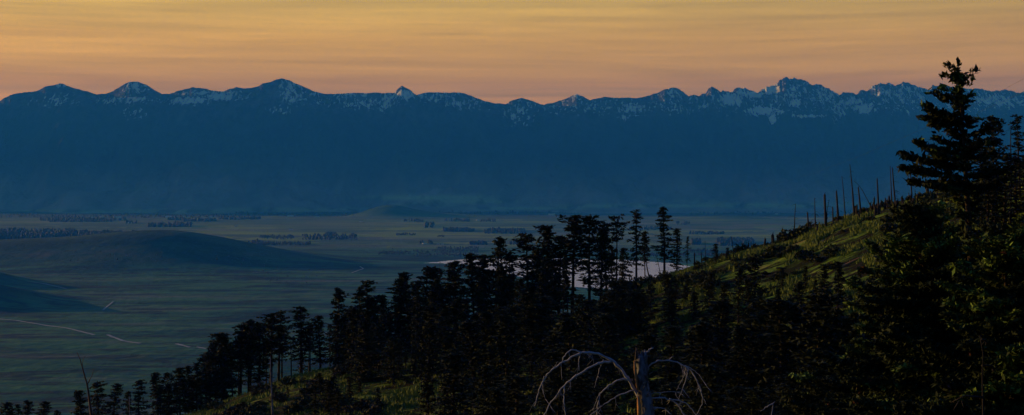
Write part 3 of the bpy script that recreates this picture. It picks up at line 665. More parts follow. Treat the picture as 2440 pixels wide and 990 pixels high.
# trees down the shaded slope in front of the ridge
def scatter(x0, x1, D0, D1, n, y0, y1, kinds, label, group, w=1.3):
    for i in range(n):
        px = x0 + (x1 - x0) * (i + rnd.uniform(0, 1)) / n; D = rnd.uniform(D0, D1)
        conifer(px, rnd.uniform(y0, y1), rnd.choice(kinds), D, label, group, w * rnd.uniform(.85, 1.3))
scatter(830, 1120, 195, 225, 17, 725, 820, ['dense', 'slim', 'ragged'], 'dark conifer below the middle ridge wood, standing over the patches of lit grass', 'conifers below the middle ridge wood')
scatter(1080, 1560, 190, 215, 24, 690, 775, ['dense', 'slim', 'broad', 'ragged'], 'dark conifer on the shaded slope below the river gap', 'conifers on the shaded slope below the river gap')
scatter(1120, 1700, 140, 175, 26, 740, 850, ['dense', 'broad', 'slim'], 'dark fir in the shaded hollow behind the arching bleached snag', 'firs in the hollow behind the bleached snag')
scatter(1000, 1240, 110, 150, 7, 830, 900, ['dense', 'slim'], 'dark fir at the bottom of the picture left of the bleached snag', 'firs left of the bleached snag')
scatter(1590, 1700, 190, 215, 7, 640, 700, ['dense', 'slim'], 'dark fir where the lit crest meets the ridge wood', 'firs where the crest meets the ridge wood')
scatter(1690, 2110, 150, 195, 17, 615, 700, ['slim', 'spire', 'dense'], 'dark young fir standing on the lit grassy slope below the stumps', 'young firs on the lit slope', 1.1)
scatter(1640, 2080, 110, 145, 21, 690, 800, ['dense', 'slim', 'broad'], 'dark fir in the shade below the lit grassy slope', 'firs in the shade below the lit slope')
scatter(1180, 2060, 62, 95, 20, 850, 950, ['dense', 'broad', 'slim'], 'near fir rising from the dark hollow along the bottom of the picture', 'near firs along the bottom of the picture')
scatter(1430, 1640, 185, 235, 13, 660, 725, ['dense', 'broad', 'slim'], 'dark fir low on the crest under the tall pines that stand before the river', 'low firs under the tall pines before the river')
scatter(680, 900, 150, 215, 8, 880, 940, ['dense', 'sparse', 'slim'], 'short fir standing on the lit grassy patch at lower left', 'short firs on the lit patch at lower left')
conifer(985, 800, 'slim', 205, 'single fir with bare foot on the lit grass below the middle ridge wood', None, .9)
conifer(790, 898, 'broad', 175, 'big dark fir rising from the bottom beside the mossy lit bushes', None, .8)
conifer(748, 915, 'sparse', 150, 'thin leafy young tree with lit twigs beside the big dark fir at the bottom', None, 1.3)

# ------------------------------------------------------------------ hero trees
def fir_hero(px_top, y_top, px_base, D, tops, n, Rf, seed, label, size, kdist, extra=(), name='fir_tree', base=.04, k=7, leaf='herofir'):
    rng = np.random.default_rng(seed)
    g = gpoint(px_base, D); top = at(px_top, y_top, D); H = top[2] - g[2]
    e = obj(name, None, None, tuple(g)); tag(e, label, 'tree')
    off = top - g
    def tk(h): return np.array([off[0] * h ** 1.4, off[1] * h, H * h])
    wood = MB(); ts = np.linspace(-.02, 1, 14)
    wood.tube([tk(max(t, 0)) if t >= 0 else np.array([0, 0, -.4]) for t in ts], [.013 * H * (1 - max(t, 0)) ** .85 + .012 for t in ts], 10, jit=.15, rng=rng)
    bw = wood; br = []
    for (bx, by, dist_sign, tx, ty, ay) in extra:   # boughs traced: attach height, tip position, swing away from the picture plane
        h = np.clip((at(px_top, by, D)[2] - g[2]) / H, 0, .99); b = tk(h); tip = at(tx, ty, D) - g
        dx = tip[0] - b[0]; L = abs(dx) / math.cos(ay); az = math.atan2(dx, abs(dx) * math.tan(ay) * dist_sign)
        br.append((tuple(b), az, L, math.atan2(tip[2] - b[2], L) + .17))
    for i in range(n):
        h = base + (1 - base) * (i + rng.random()) / n
        if h > .985 or (extra and h > .5 and rng.random() < .45): continue
        az = i * 2.399 + rng.normal(0, .4); L = Rf(h, az) * (.6 + .55 * rng.random())
        if L < .12: continue
        br.append((tuple(tk(h)), az, L, math.radians(4 + 40 * h ** 3 + rng.normal(0, 8))))
    V, F, T = branch_sys(rng, br, size * .62, size * 1.15, .34, int(k * 1.7), .10, bw, .012, .14, .16, .85, .19)
    V2, F2 = blades(np.array([tk(q) for q in np.linspace(.93, 1, 8)]), np.tile([0, 0, 1.], (8, 1)), np.full(8, size * .8), rng, 8)
    F = np.concatenate([F, F2 + len(V)]); T = np.concatenate([T, np.full(len(V2), .7)]); V = np.concatenate([V, V2])
    obj('trunk', wood.mesh('trunk', M['bark']), e)
    obj('crown', mesh_np('crown', V, F, [M[leaf]], dict(tip=np.clip(T * 1.3 - .3, 0, 1) ** 2 * sstep(.52, .66, fbm(V[:, 0] * .9 + V[:, 2] * .5, V[:, 2] * 1.6 + V[:, 1], seed, 3)) * rng.choice([.3, 1], len(T) // 4).repeat(4))), e)  # patchy tip mask picks the boughs painted as sunlit
    return e
# (unused, attach y, +1 away / -1 toward, tip x, tip y, swing)
E1 = [(0, 190, 1, 2253, 182, .2), (0, 165, 1, 2262, 158, .1), (0, 205, 1, 2325, 176, .3), (0, 225, 1, 2250, 212, .3), (0, 243, -1, 2226, 228, .3), (0, 262, 1, 2318, 235, .5), (0, 292, -1, 2203, 264, .25), (0, 300, 1, 2228, 284, .5), (0, 322, 1, 2203, 291, .2),
      (0, 300, 1, 2340, 288, .4), (0, 330, -1, 2348, 312, .5), (0, 352, 1, 2240, 335, .6), (0, 372, 1, 2195, 350, .25), (0, 395, -1, 2205, 372, .5), (0, 405, 1, 2163, 384, .2), (0, 425, -1, 2149, 414, .15), (0, 436, 1, 2182, 446, .35), (0, 450, -1, 2200, 452, .5), (0, 345, -1, 2358, 345, .6),
      (0, 380, 1, 2372, 372, .4), (0, 420, -1, 2385, 410, .5), (0, 455, 1, 2392, 440, .4)]
def R1(h, az):
    r = 1.9 * (1 - h) ** .62 + .12
    return r * (.36 if h > .55 else .8)
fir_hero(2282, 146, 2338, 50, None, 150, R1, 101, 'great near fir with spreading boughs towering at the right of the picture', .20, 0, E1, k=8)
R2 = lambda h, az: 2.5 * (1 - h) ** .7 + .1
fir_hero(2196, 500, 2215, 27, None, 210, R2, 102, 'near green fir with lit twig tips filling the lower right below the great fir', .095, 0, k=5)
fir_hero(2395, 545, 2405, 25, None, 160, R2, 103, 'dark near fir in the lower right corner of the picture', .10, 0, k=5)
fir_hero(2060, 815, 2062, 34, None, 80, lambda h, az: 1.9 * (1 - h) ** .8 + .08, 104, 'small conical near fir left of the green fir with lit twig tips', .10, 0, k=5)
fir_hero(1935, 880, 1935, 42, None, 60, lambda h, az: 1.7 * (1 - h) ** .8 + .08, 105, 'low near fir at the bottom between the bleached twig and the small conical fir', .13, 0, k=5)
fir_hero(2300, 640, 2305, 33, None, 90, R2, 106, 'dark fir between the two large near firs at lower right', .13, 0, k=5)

# ------------------------------------------------------------------ dead trees
def pxpath(pts, D, ref=None):
    return [at(p[0], p[1], D if len(p) < 3 else D + p[2]) for p in pts]
def dead(pts, D, r0, r1, label, twigs=0, seed=0, group=None, m='charred', name='dead_tree', side=0, tw=(.5, 1.6), tz=-.2, hook=None):
    rng = np.random.default_rng(seed + 77)
    P = pxpath(pts, D); base = P[-1].copy(); g = float(hill_z(base[0], base[1])); base[2] = min(g, base[2]) - .3
    e = obj(name, None, None, (base[0], base[1], g)); O = np.array([base[0], base[1], g])
    P = [base] + P[::-1]; n = len(P); P = np.array(P) - O
    t = np.concatenate([[0], np.cumsum(np.linalg.norm(np.diff(P, axis=0), axis=1))]); t /= t[-1]
    q = np.linspace(0, 1, max(6, n * 2)); Q = np.stack([np.interp(q, t, P[:, i]) for i in range(3)], 1)
    mb = MB(); big = m == 'bleached' and r0 > .12
    if big: q = np.linspace(0, 1, 26); Q = np.stack([np.interp(q, t, P[:, i]) for i in range(3)], 1) + rng.normal(0, .006, (26, 3))
    mb.tube(Q, [(r0 + (r1 - r0) * s) * (rng.uniform(.88, 1.08) if big else 1) for s in q], 16 if big else 7, jit=.42 if big else .25, rng=rng)
    if r1 > .06 and m != 'bleached':            # broken top splinter
        p = Q[-1]; mb.tube([p - [0, 0, .05], p + [r1 * .5, 0, r1 * 2.4]], [r1 * .6, .008], 5)
    tag(e, label, 'dead tree', group); obj('trunk', mb.mesh('trunk', M[m]), e)
    if twigs:
        H = t.max() and np.linalg.norm(P[-1] - P[0])
        for i in range(twigs):
            mb2 = MB()
            h = rng.uniform(.35, .98); p0 = np.array([np.interp(h, t, P[:, k]) for k in range(3)])
            a = rng.uniform(-.9, .9) + (0 if (side > 0 or (side == 0 and rng.random() < .5)) else math.pi); L = rng.uniform(*tw) * (1.15 - h * .6)
            d = np.array([math.cos(a), math.sin(a) * .6, tz + rng.uniform(-.2, .35)])
            p1 = p0 + d * L * .55 + [0, 0, .08 * L]; p2 = p0 + d * L + [0, 0, -.12 * L]
            mb2.tube([p0, p1, p2], [.022 * max(1, r0 * 5), .014, .006], 4)
            for _ in range(2):
                f = rng.uniform(.4, .9); b = p0 + (p2 - p0) * f; mb2.tube([b, b + [rng.normal(0, .2) * L, rng.normal(0, .2) * L, -rng.uniform(.05, .3) * L]], [.012, .005], 3)
            obj('branch', mb2.mesh('branch', M[m]), e)
    return e
def cD(px, f=.97): return rcrest(px) * f
GS = 'tall burnt snags on the crest'
SN = [([(1896, 486), (1894, 510), (1893, 548)], .10, .03, 8, 'crooked twiggy snag at the left end of the tall burnt snags'),
 ([(1924, 507), (1927, 552)], .11, .08, 0, 'short plain snag right of the crooked twiggy one'),
 ([(1941, 472), (1943, 545)], .10, .03, 9, 'snag with short level twigs left of the thick bare pole'),
 ([(1965, 464), (1968, 542)], .17, .12, 0, 'thick bare pole, third snag from the stump covered crest at left'),
 ([(1976, 476), (1971, 500), (1970, 536)], .06, .02, 9, 'fine brushy dead sapling just right of the thick bare pole'),
 ([(1984, 494), (1985, 536)], .10, .06, 0, 'short thin post between the brushy sapling and the straight bare pole'),
 ([(1993, 456), (1998, 534)], .15, .09, 0, 'straight bare pole left of the thin leaning one'),
 ([(2006, 420), (2010, 460), (2015, 528)], .08, .03, 3, 'tall thin snag leaning left, beside the tallest snag'),
 ([(2025, 392), (2030, 440), (2036, 516)], .15, .03, 3, 'tallest snag of the crest, leaning a little to the left'),
 ([(2035, 432), (2046, 441), (2056, 456), (2078, 498)], .06, .02, 0, 'bowed thin dead stem arching over to the left'),
 ([(2045, 447), (2052, 513)], .13, .07, 0, 'bare pole standing under the bowed dead stem'),
 ([(2083, 472), (2083, 507)], .09, .08, 0, 'plain short pole right of the bowed dead stem'),
 ([(2090, 426), (2094, 503)], .14, .06, 0, 'straight pole standing alone midway along the stumps'),
 ([(2121, 396), (2126, 500)], .10, .03, 0, 'left stem of the close pair of tall snags'),
 ([(2126, 400), (2130, 450), (2137, 522)], .14, .05, 13, 'right stem of the close pair, with drooping twigs on its right'),
 ([(2168, 392), (2171, 440), (2174, 488)], .11, .03, 3, 'tall dead stem touching the lowest left bough of the great fir'),
 ([(2165, 460), (2170, 485)], .07, .04, 0, 'short dead stem at the left foot of the tall one near the great fir'),
 ([(2180, 452), (2182, 506)], .08, .03, 2, 'thin dead stem right of the tall one near the great fir'),
 ([(2209, 446), (2211, 474)], .20, .18, 0, 'thick dead trunk under the lowest left boughs of the great fir'),
 ([(2234, 455), (2236, 524)], .14, .09, 0, 'dark pole in front of the crest below the great fir'),
 ([(1743, 564), (1748, 604)], .08, .03, 0, 'lone thin dead spike right of the small pointed fir'),
 ([(1680, 575), (1681, 612)], .05, .02, 0, 'faint thin dead spike left of the small pointed fir'),
 ([(1655, 604), (1655, 645)], .10, .07, 0, 'short burnt post at the left end of the lit crest'),
 ([(1671, 602), (1673, 650), (1676, 690)], .10, .05, 0, 'taller burnt post beside the one at the left end of the lit crest'),
 ([(1841, 560), (1842, 584)], .22, .16, 0, 'thick burnt stub left of the dark crest bushes'),
 ([(1853, 562), (1853, 578)], .12, .10, 0, 'small burnt stub between two thick ones'),
 ([(1864, 549), (1868, 572)], .22, .16, 0, 'thick leaning burnt stub at the dark crest bushes'),
 ([(1860, 580), (1861, 612)], .12, .08, 0, 'burnt post below the crest in the lit grass'),
 ([(2409, 300), (2408, 350), (2409, 402)], .10, .03, 6, 'dead spire standing among the spiky firs at the right edge'),
 ([(2374, 445), (2373, 405)][::-1], .08, .04, 0, 'dead pole below the spiky firs at the right edge')]
for i, (p, a, b, tw, lab) in enumerate(SN):
    dead(p, cD(p[-1][0], .97 if p[-1][0] < 2300 else .8), a * 1.4, b * 1.5, lab, tw, i, GS, side=1 if 'right' in lab and tw > 10 else 0)
dead([(738, 735), (739, 800), (740, 880)], cD(738), .10, .02, 'bare dead spire rising between two pines on the lower ridge', 5, 40)
dead([(692, 812), (694, 850), (694, 885)], cD(692), .14, .05, 'short bare dead post in the gap of the lower ridge', 0, 41)
dead([(1048, 622), (1047, 680), (1048, 800)], cD(1048), .10, .02, 'left of the two thin dead spires over the ridge wood', 6, 42)
dead([(1067, 640), (1067, 700), (1068, 800)], cD(1067), .09, .03, 'right of the two thin dead spires over the ridge wood', 3, 43)
dead([(1529, 572), (1538, 620), (1550, 676)], cD(1540), .14, .05, 'leaning dead trunk right of the tiered spruce before the river', 6, 44, side=0)
dead([(1564, 608), (1571, 640), (1577, 668)], cD(1570), .09, .03, 'thin leaning dead stem left of the tallest ragged fir', 9, 45, side=-1)
dead([(1560, 660), (1561, 700)], cD(1560, .92), .12, .09, 'upright burnt post below the tallest ragged fir', 0, 46)
dead([(183, 839), (193, 862), (199, 888), (206, 908), (210, 930), (214, 960), (219, 1000)], 100, .17, .02, 'tall reddish dead tree with a forked leaning top at lower left', 0, 47, m='reddead')
_t = bpy.data.objects.get('dead_tree') 
def add_branches(e, D, specs, m, jit=0):
    O = np.array(e.location)
    for pts, a, b in specs:
        P = np.array(pxpath(pts, D)) - O; t = np.concatenate([[0], np.cumsum(np.linalg.norm(np.diff(P, axis=0), axis=1))]); t /= t[-1]
        n = max(8, len(P) * 3); q = np.linspace(0, 1, n)
        # smooth through the traced joints
        Q = np.stack([np.interp(q, t, P[:, i]) for i in range(3)], 1)
        for _ in range(2): Q[1:-1] = (Q[:-2] + 2 * Q[1:-1] + Q[2:]) / 4
        rg_ = np.random.default_rng(int(abs(P[-1][0]) * 1000) + len(pts)); Q[1:-1] += rg_.normal(0, max(b, .004) * .8, Q[1:-1].shape)
        mb = MB(); mb.tube(Q, [.82 * (a + (b - a) * s ** .8) * rg_.uniform(.82, 1.15) for s in q], 6, jit=.3, rng=rg_)
        if jit:                 # fine forked side twigs hanging from the outer half
            Lb = np.linalg.norm(np.diff(P, axis=0), axis=1).sum()
            for _ in range(int(Lb * jit)):
                f = rg_.uniform(.3, 1); p0 = np.array([np.interp(f, q, Q[:, k]) for k in range(3)]); L_ = rg_.uniform(.06, .26)
                dv = np.array([rg_.normal(0, .6), rg_.normal(0, .5), -rg_.uniform(.2, 1)]); dv *= L_ / np.linalg.norm(dv)
                p1 = p0 + dv * .5 + rg_.normal(0, .012, 3); p2 = p0 + dv + [0, 0, -.02]; mb.tube([p0, p1, p2], [.005, .0035, .0015], 3)
                mb.tube([p1, p1 + [dv[2] * .4 * rg_.choice([-1, 1]), dv[1], dv[2] * .5]], [.003, .0012], 3)
        obj('branch', mb.mesh('branch', M[m]), e)
last = [o for o in COL.objects if o.get('label', '').startswith('tall reddish dead')][0]
add_branches(last, 100, [([(208, 918), (216, 900), (224, 883), (222, 880)], .05, .015), ([(196, 872), (198, 858), (203, 848)], .03, .01), ([(214, 958), (222, 948), (229, 936)], .05, .015), ([(204, 905), (198, 898)], .03, .01)], 'reddead')
e = dead([(644, 853), (645, 890), (647, 930), (650, 1000)], 80, .10, .02, 'pale thin dead trunk in front of the lower ridge pines', 0, 48, m='bleached')
add_branches(e, 80, [([(647, 925), (640, 915), (634, 912)], .02, .006), ([(648, 970), (635, 966), (621, 968)], .025, .008), ([(646, 905), (653, 893)], .015, .005), ([(649, 985), (660, 975)], .02, .006)], 'bleached')
e = dead([(308, 945), (309, 1000)], 90, .06, .02, 'short pale dead stem at the bottom beside the narrow conifer', 3, 49, m='bleached')
e = dead([(2335, 800), (2345, 825), (2340, 870), (2343, 1000)], 22, .03, .006, 'thin grey dead stem in the dark lower right corner', 5, 50, m='charred', tw=(.3, .7))
e = dead([(1843, 962), (1838, 985), (1832, 1040)], 17, .016, .006, 'small bent bleached twig at the bottom right of the snag', 0, 51, m='bleached')
add_branches(e, 17, [([(1843, 962), (1828, 970), (1812, 980)], .012, .004), ([(1843, 962), (1847, 958)], .008, .004)], 'twig')
# stumps scattered on the crest
STU = 'short burnt stumps on the crest'
for i in range(64):
    px = rnd.uniform(1695, 2240) if i % 3 else rnd.uniform(2040, 2180); D = rcrest(px) * rnd.uniform(.93, 1.0); g = gpoint(px, D)
    h = rnd.uniform(.6, 1.9); r = rnd.uniform(.10, .20); mb = MB(); rg = np.random.default_rng(i)
    mb.tube([(0, 0, -.3), (0, 0, .1), (rnd.gauss(0, .05), 0, h * .6), (rnd.gauss(0, .1), 0, h)], [r * 1.3, r * 1.05, r, r * .8], 7, jit=.3, rng=rg)
    mb.tube([(r * .3, 0, h - .05), (r * .4, 0, h + r * 1.6)], [r * .45, .01], 4)
    o = obj('stump', mb.mesh('stump', M['charred']), None, tuple(g)); tag(o, 'short burnt stump sticking out of the grass along the lit crest', 'stump', STU)

# ------------------------------------------------------------------ the bleached arching snag
SD = 20.0
e = dead([(1527, 849), (1529, 880), (1533, 930), (1541, 990), (1545, 1060)], SD, .135, .088, 'splintered bleached snag with long arching bare branches at the bottom centre', 0, 60, m='bleached')
add_branches(e, SD, [
 ([(1532, 965), (1522, 945), (1513, 932), (1500, 906), (1481, 880), (1462, 862), (1440, 848), (1415, 841), (1384, 841), (1360, 853), (1336, 866), (1310, 887), (1297, 898), (1290, 915), (1282, 940), (1274, 968)], .034, .008),
 ([(1457, 861), (1430, 865), (1402, 877), (1378, 893), (1350, 912), (1341, 924), (1325, 945), (1308, 966), (1293, 996)], .024, .009),
 ([(1344, 920), (1343, 950), (1346, 975), (1350, 998)], .013, .008), ([(1384, 841), (1372, 834), (1356, 836), (1344, 848), (1337, 872)], .014, .007), ([(1382, 842), (1379, 862), (1380, 884)], .010, .005),
 ([(1297, 897), (1292, 915), (1294, 935), (1300, 952)], .009, .003), ([(1372, 893), (1374, 904)], .010, .004), ([(1438, 857), (1428, 880), (1422, 905), (1416, 925)], .007, .003), ([(1310, 887), (1322, 872), (1330, 862)], .006, .003), ([(1336, 866), (1338, 885), (1338, 905)], .006, .003),
 ([(1508, 906), (1485, 903), (1465, 910), (1445, 923), (1430, 936), (1425, 960), (1421, 1000)], .020, .007), ([(1449, 918), (1449, 927)], .008, .004), ([(1430, 936), (1424, 950), (1414, 975)], .008, .003),
 ([(1515, 930), (1480, 940), (1455, 955), (1430, 970), (1405, 992)], .014, .007),
 ([(1532, 888), (1545, 873), (1560, 862), (1590, 858), (1620, 865), (1645, 881), (1660, 905), (1668, 928), (1675, 945), (1673, 965), (1658, 990)], .016, .006),
 ([(1632, 871), (1650, 880), (1668, 895), (1684, 919)], .009, .003), ([(1640, 879), (1635, 905), (1627, 925), (1617, 952)], .010, .004), ([(1634, 875), (1632, 893), (1620, 915), (1612, 930)], .007, .003), ([(1594, 857), (1600, 852), (1606, 849)], .008, .003), ([(1668, 930), (1676, 950), (1684, 965)], .007, .003), ([(1660, 905), (1668, 920), (1672, 935)], .006, .003),
 ([(1543, 950), (1562, 947), (1590, 950), (1612, 962), (1625, 980), (1635, 1000)], .018, .008), ([(1595, 951), (1625, 955), (1645, 970), (1664, 995)], .013, .007), ([(1545, 942), (1560, 937), (1590, 934), (1626, 935)], .010, .003), ([(1610, 936), (1612, 946), (1620, 955)], .006, .003), ([(1576, 949), (1578, 965)], .005, .002),
 ([(1544, 992), (1553, 978), (1565, 970), (1582, 973), (1600, 988)], .018, .007), ([(1526, 970), (1545, 972), (1562, 971)], .013, .007), ([(1534, 842), (1545, 835), (1557, 830)], .022, .010)], 'twig', 4.0)
_O = np.array(e.location)
mb = MB()
P = np.array(pxpath([(1512, 860, -.06), (1513, 880, -.06), (1516, 905, -.07), (1519, 930, -.07)], SD)) - _O
mb.tube(P, [.014, .022, .022, .012], 5, jit=.4, rng=np.random.default_rng(2))
P = np.array(pxpath([(1521, 945, -.08), (1523, 970, -.09), (1524, 1010, -.09)], SD)) - _O; mb.tube(P, [.02, .032, .03], 5, jit=.4, rng=np.random.default_rng(3))
obj('sunlit_split_wood', mb.mesh('sunlit_split_wood', M['inner']), e)  # exposed wood strip, with the low sun's glow put into its orange
mb = MB(); rg = np.random.default_rng(9)
for k in range(13):
    px = 1516 + 23 * k / 12; P = np.array(pxpath([(px, 866, rg.uniform(-.07, .07)), (px, 850, rg.uniform(-.08, .08)), (px - .5, [828, 831, 838, 842, 836, 845, 841, 836, 843, 835, 840, 833, 838][k], rg.uniform(-.08, .08))], SD)) - _O
    mb.tube(P, [.03, .026, .005], 5, jit=.5, rng=rg)
for k in range(16):
    px = 1518 + rg.uniform(0, 26); y = rg.uniform(890, 990); P = np.array(pxpath([(px + (y - 840) * .1, y, -.1), (px + (y - 840) * .1 + rg.uniform(-8, 10), y - rg.uniform(4, 10), -.16)], SD)) - _O
    mb.tube(P, [.013, .003], 4)
import bmesh
_tr = [c for c in e.children if c.name.split('.')[0] == 'trunk'][0]; _sp = mb.mesh('splinters', M['bleached']); _bm = bmesh.new(); _bm.from_mesh(_tr.data); _bm.from_mesh(_sp); _bm.to_mesh(_tr.data); _bm.free(); bpy.data.meshes.remove(_sp)

# ------------------------------------------------------------------ bushes, logs, grass
def bush_mesh(seed, n=150, tall=1.0, m='shrub'):
    rng = np.random.default_rng(seed)
    a = rng.uniform(0, 6.28, n); rr = np.sqrt(rng.random(n)); h = rng.random(n) ** .7
    lump = .65 + .5 * vnoise(a * 1.2, rr * 0 + seed, seed)
    C = np.stack([np.sin(a) * rr * lump, np.cos(a) * rr * lump, h * tall * np.sqrt(1 - rr * rr * .8) * lump], 1)
    D = C / (np.linalg.norm(C, axis=1)[:, None] + .1)
    V, F = blades(C, D, np.full(n, .3), rng, 4, .9, .3)
    mb = MB()
    for k in range(7):
        t = rng.uniform(0, 6.28); mb.tube([(0, 0, -.2), (math.sin(t) * .25, math.cos(t) * .25, .3 * tall), (math.sin(t) * .6, math.cos(t) * .6, .75 * tall)], [.03, .02, .008], 4, cap=False)
    return mb.mesh('stems', M['bark']), mesh_np('foliage', V, F, [M[m]], dict(tip=np.ones(len(V)) * .3))
BU = [bush_mesh(i, 150, .9 + .3 * (i % 3), 'shrub' if i < 4 else 'drybush') for i in range(6)]
def bush(px, D, s, label, group, k=None, name='shrub'):
    g = gpoint(px, D); e = obj(name, None, None, tuple(g)); e.scale = (s * rnd.uniform(1, 1.6), s * rnd.uniform(1, 1.4), s); e.rotation_euler = (0, 0, rnd.uniform(0, 6.28))
    tag(e, label, 'bush', group); st, fo = BU[rnd.randrange(4) if k is None else k]; obj('stems', st, e); obj('foliage', fo, e)
for i in range(80): px = rnd.uniform(1660, 2300); bush(px, rcrest(px) * rnd.uniform(.62, .93), rnd.uniform(.4, 1.5), 'low dark shrub growing in the lit grass of the slope below the stumps', 'shrubs in the lit grass below the stumps')
for i in range(26): px = rnd.uniform(1660, 2260); bush(px, rcrest(px) * rnd.uniform(.96, 1.0), rnd.uniform(.5, 1.0), 'small shrub breaking the line of the lit crest', 'small shrubs along the crest')
for px, s, lab in [(1890, 1.9, 'biggest dark bush on the crest under the crooked twiggy snag'), (1912, 1.7, 'feathery bush right of the biggest crest bush'), (1768, 1.2, 'round bush on the crest right of the lone dead spike'), (2208, 1.5, 'leafy bush at the foot of the thick dead trunk')]:
    bush(px, rcrest(px) * .96, s, lab, None)
for i in range(56): px = rnd.uniform(480, 900); bush(px, rcrest(px) * rnd.uniform(.6, .95), rnd.uniform(.6, 1.4), 'low shrub on the lit grassy patch below the lower ridge pines', 'shrubs below the lower ridge pines', rnd.randrange(6))
for i in range(20): px = rnd.uniform(2330, 2440); bush(px, rnd.uniform(60, 170), rnd.uniform(.5, 1.1), 'shrub on the steep grassy bank at the right edge', 'shrubs on the bank at the right edge', rnd.randrange(6))
for i in range(24): px = rnd.uniform(2080, 2300); bush(px, rnd.uniform(95, 150), rnd.uniform(.8, 1.5), 'leafy bush in the tangle below the great near fir', 'bushes in the tangle below the great fir', rnd.randrange(6))
for i in range(24): px = rnd.uniform(1340, 1660); bush(px, rcrest(px) * rnd.uniform(.85, .99), rnd.uniform(.8, 1.7), 'dark undergrowth shrub at the feet of the pines before the river', 'undergrowth at the feet of the pines before the river')
LOGS = [(2030, 627, 3.4, .13, 'inner', 'reddish fallen log lying in the grass of the slope'), (2115, 636, 2.2, .08, 'bleached', 'thin pale fallen log right of the reddish one'), (2290, 498, 4, .13, 'bleached', 'pale fallen log high on the slope under the great fir'),
        (1950, 582, 2.2, .09, 'bleached', 'small pale log in the grass below the crest snags'), (2420, 500, 3, .1, 'inner', 'tan fallen log on the bank at the right edge'), (2410, 520, 2, .1, 'bleached', 'pale piece of log below the tan one at the right edge'), (860, 935, 3.5, .09, 'inner', 'orange tinted fallen log between the ridge trees at lower left'), (700, 985, 3, .1, 'inner', 'tan fallen log on the mossy patch at the bottom')]
for px, y, L, r, m, lab in LOGS:
    ds = np.linspace(60, rcrest(px) * .99, 400); xs = (px - 1220) / FPX * ds * cp; zz = hill_z(xs, ds)
    yy = to_px(np.stack([xs, ds, zz], 1))[1]; j = int(np.argmin(np.abs(yy - y))); p = np.array([xs[j], ds[j], zz[j] + r * .8])
    mb = MB(); d = np.array([math.cos(.2), .25, 0]); P = [p + d * t * L - p for t in np.linspace(-.5, .5, 6)]
    for q in P: q[2] = float(hill_z(p[0] + q[0], p[1] + q[1])) - zz[j] 
    mb.tube(P, [r, r * 1.05, r, r * .9, r * .75, r * .5], 8, jit=.2, rng=np.random.default_rng(4)); mb.tube([P[2], P[2] + np.array([.1, 0, .5])], [r * .3, .01], 4)
    tag(obj('fallen_log', mb.mesh('fallen_log', M[m]), None, tuple(p)), lab, 'log', 'fallen logs')
def grass():
    rng = np.random.default_rng(12); n = 90000
    px = np.concatenate([rng.uniform(1560, 2460, 64000), rng.uniform(430, 1560, 26000)]); f = rng.uniform(.42, 1.0, n) ** .8
    th = np.arctan((px - 1220) / FPX); rc = np.interp(np.degrees(th), RTH, RC); r = rc * f
    x, y = np.sin(th) * r, np.cos(th) * r
    keep = fbm(x / 5, y / 5, 91, 3) > .5; x, y = x[keep], y[keep]; n = len(x)
    z = hill_z(x, y); k = 4
    h = rng.uniform(.15, .75, n * k) * (.5 + fbm(x / 9, y / 9, 92, 2)).repeat(k)
    bx = x.repeat(k) + rng.normal(0, .16, n * k); by = y.repeat(k) + rng.normal(0, .16, n * k); bz = z.repeat(k) - .04
    a = rng.uniform(0, 6.28, n * k); w = h * .16
    tx, ty = bx + rng.normal(0, .3, n * k) * h, by + rng.normal(0, .3, n * k) * h
    V = np.stack([np.stack([bx - np.cos(a) * w, by - np.sin(a) * w, bz], 1), np.stack([bx + np.cos(a) * w, by + np.sin(a) * w, bz], 1), np.stack([tx, ty, bz + h], 1)], 1).reshape(-1, 3)
    o = obj('grass', mesh_np('grass', V, np.arange(len(V), dtype=np.int32).reshape(-1, 3), [M['grass']])); tag(o, 'wild grass tufts covering the near hillside', 'grass', kind='stuff')
grass()

# ------------------------------------------------------------------ far woodland on the valley floor
def woodland(spec, n, hmin, hmax, label, seed, conif=.5):
    """spec: list of (x0, x1, y0, y1) bands in the picture whose trees stand on the valley floor"""
    rng = np.random.default_rng(seed); Vs = []; Fs = []; c = 0; n = int(n * 1.6); ar = np.array([(b - a) for a, b, _, _ in spec], float); pr = ar / ar.sum()
    for i in range(n):
        x0, x1, y0, y1 = spec[rng.choice(len(spec), p=pr)]; px = rng.uniform(x0, x1)
        p = ray_valley_fast(px, rng.uniform(y0, y1)); h = rng.uniform(hmin, hmax); w = h * rng.uniform(.22, .34)
        s = 7; a = np.arange(s) * 2 * math.pi / s + rng.random()
        prof = [(.0, .12), (.12, .9), (.45, .72), (.75, .38), (1, .02)] if rng.random() < conif else [(.0, .1), (.18, .75), (.5, 1.25), (.8, .95), (1, .25)]
        rings = [np.stack([p[0] + np.cos(a) * w * q * (.75 + .5 * rng.random(s)), p[1] + np.sin(a) * w * q * (.75 + .5 * rng.random(s)), np.full(s, p[2] + h * t) + rng.normal(0, .03 * h, s)], 1) for t, q in prof]
        V = np.concatenate(rings)
        for k in range(len(prof) - 1):
            for j in range(s): Fs.append((c + k * s + j, c + k * s + (j + 1) % s, c + (k + 1) * s + (j + 1) % s, c + (k + 1) * s + j))
        Vs.append(V); c += len(V)
    o = obj('woodland', mesh_np('woodland', np.concatenate(Vs), np.array(Fs, np.int32), [M['farwood']])); tag(o, label, 'woodland', kind='stuff')
def ray_valley_fast(px, py):
    p = on_plane(px, py, 0.); 
    for _ in range(3):
        z = float(valley_z(np.array([p[0]]), np.array([p[1]]))[0]); p = on_plane(px, py, z)
    p[2] = z; return p
woodland([(-20, 180, 553, 569), (150, 325, 560, 568), (-20, 90, 572, 575), (100, 150, 569, 571)], 900, 22, 48, 'long dark wood behind the rounded hill at the left edge', 1, .7)
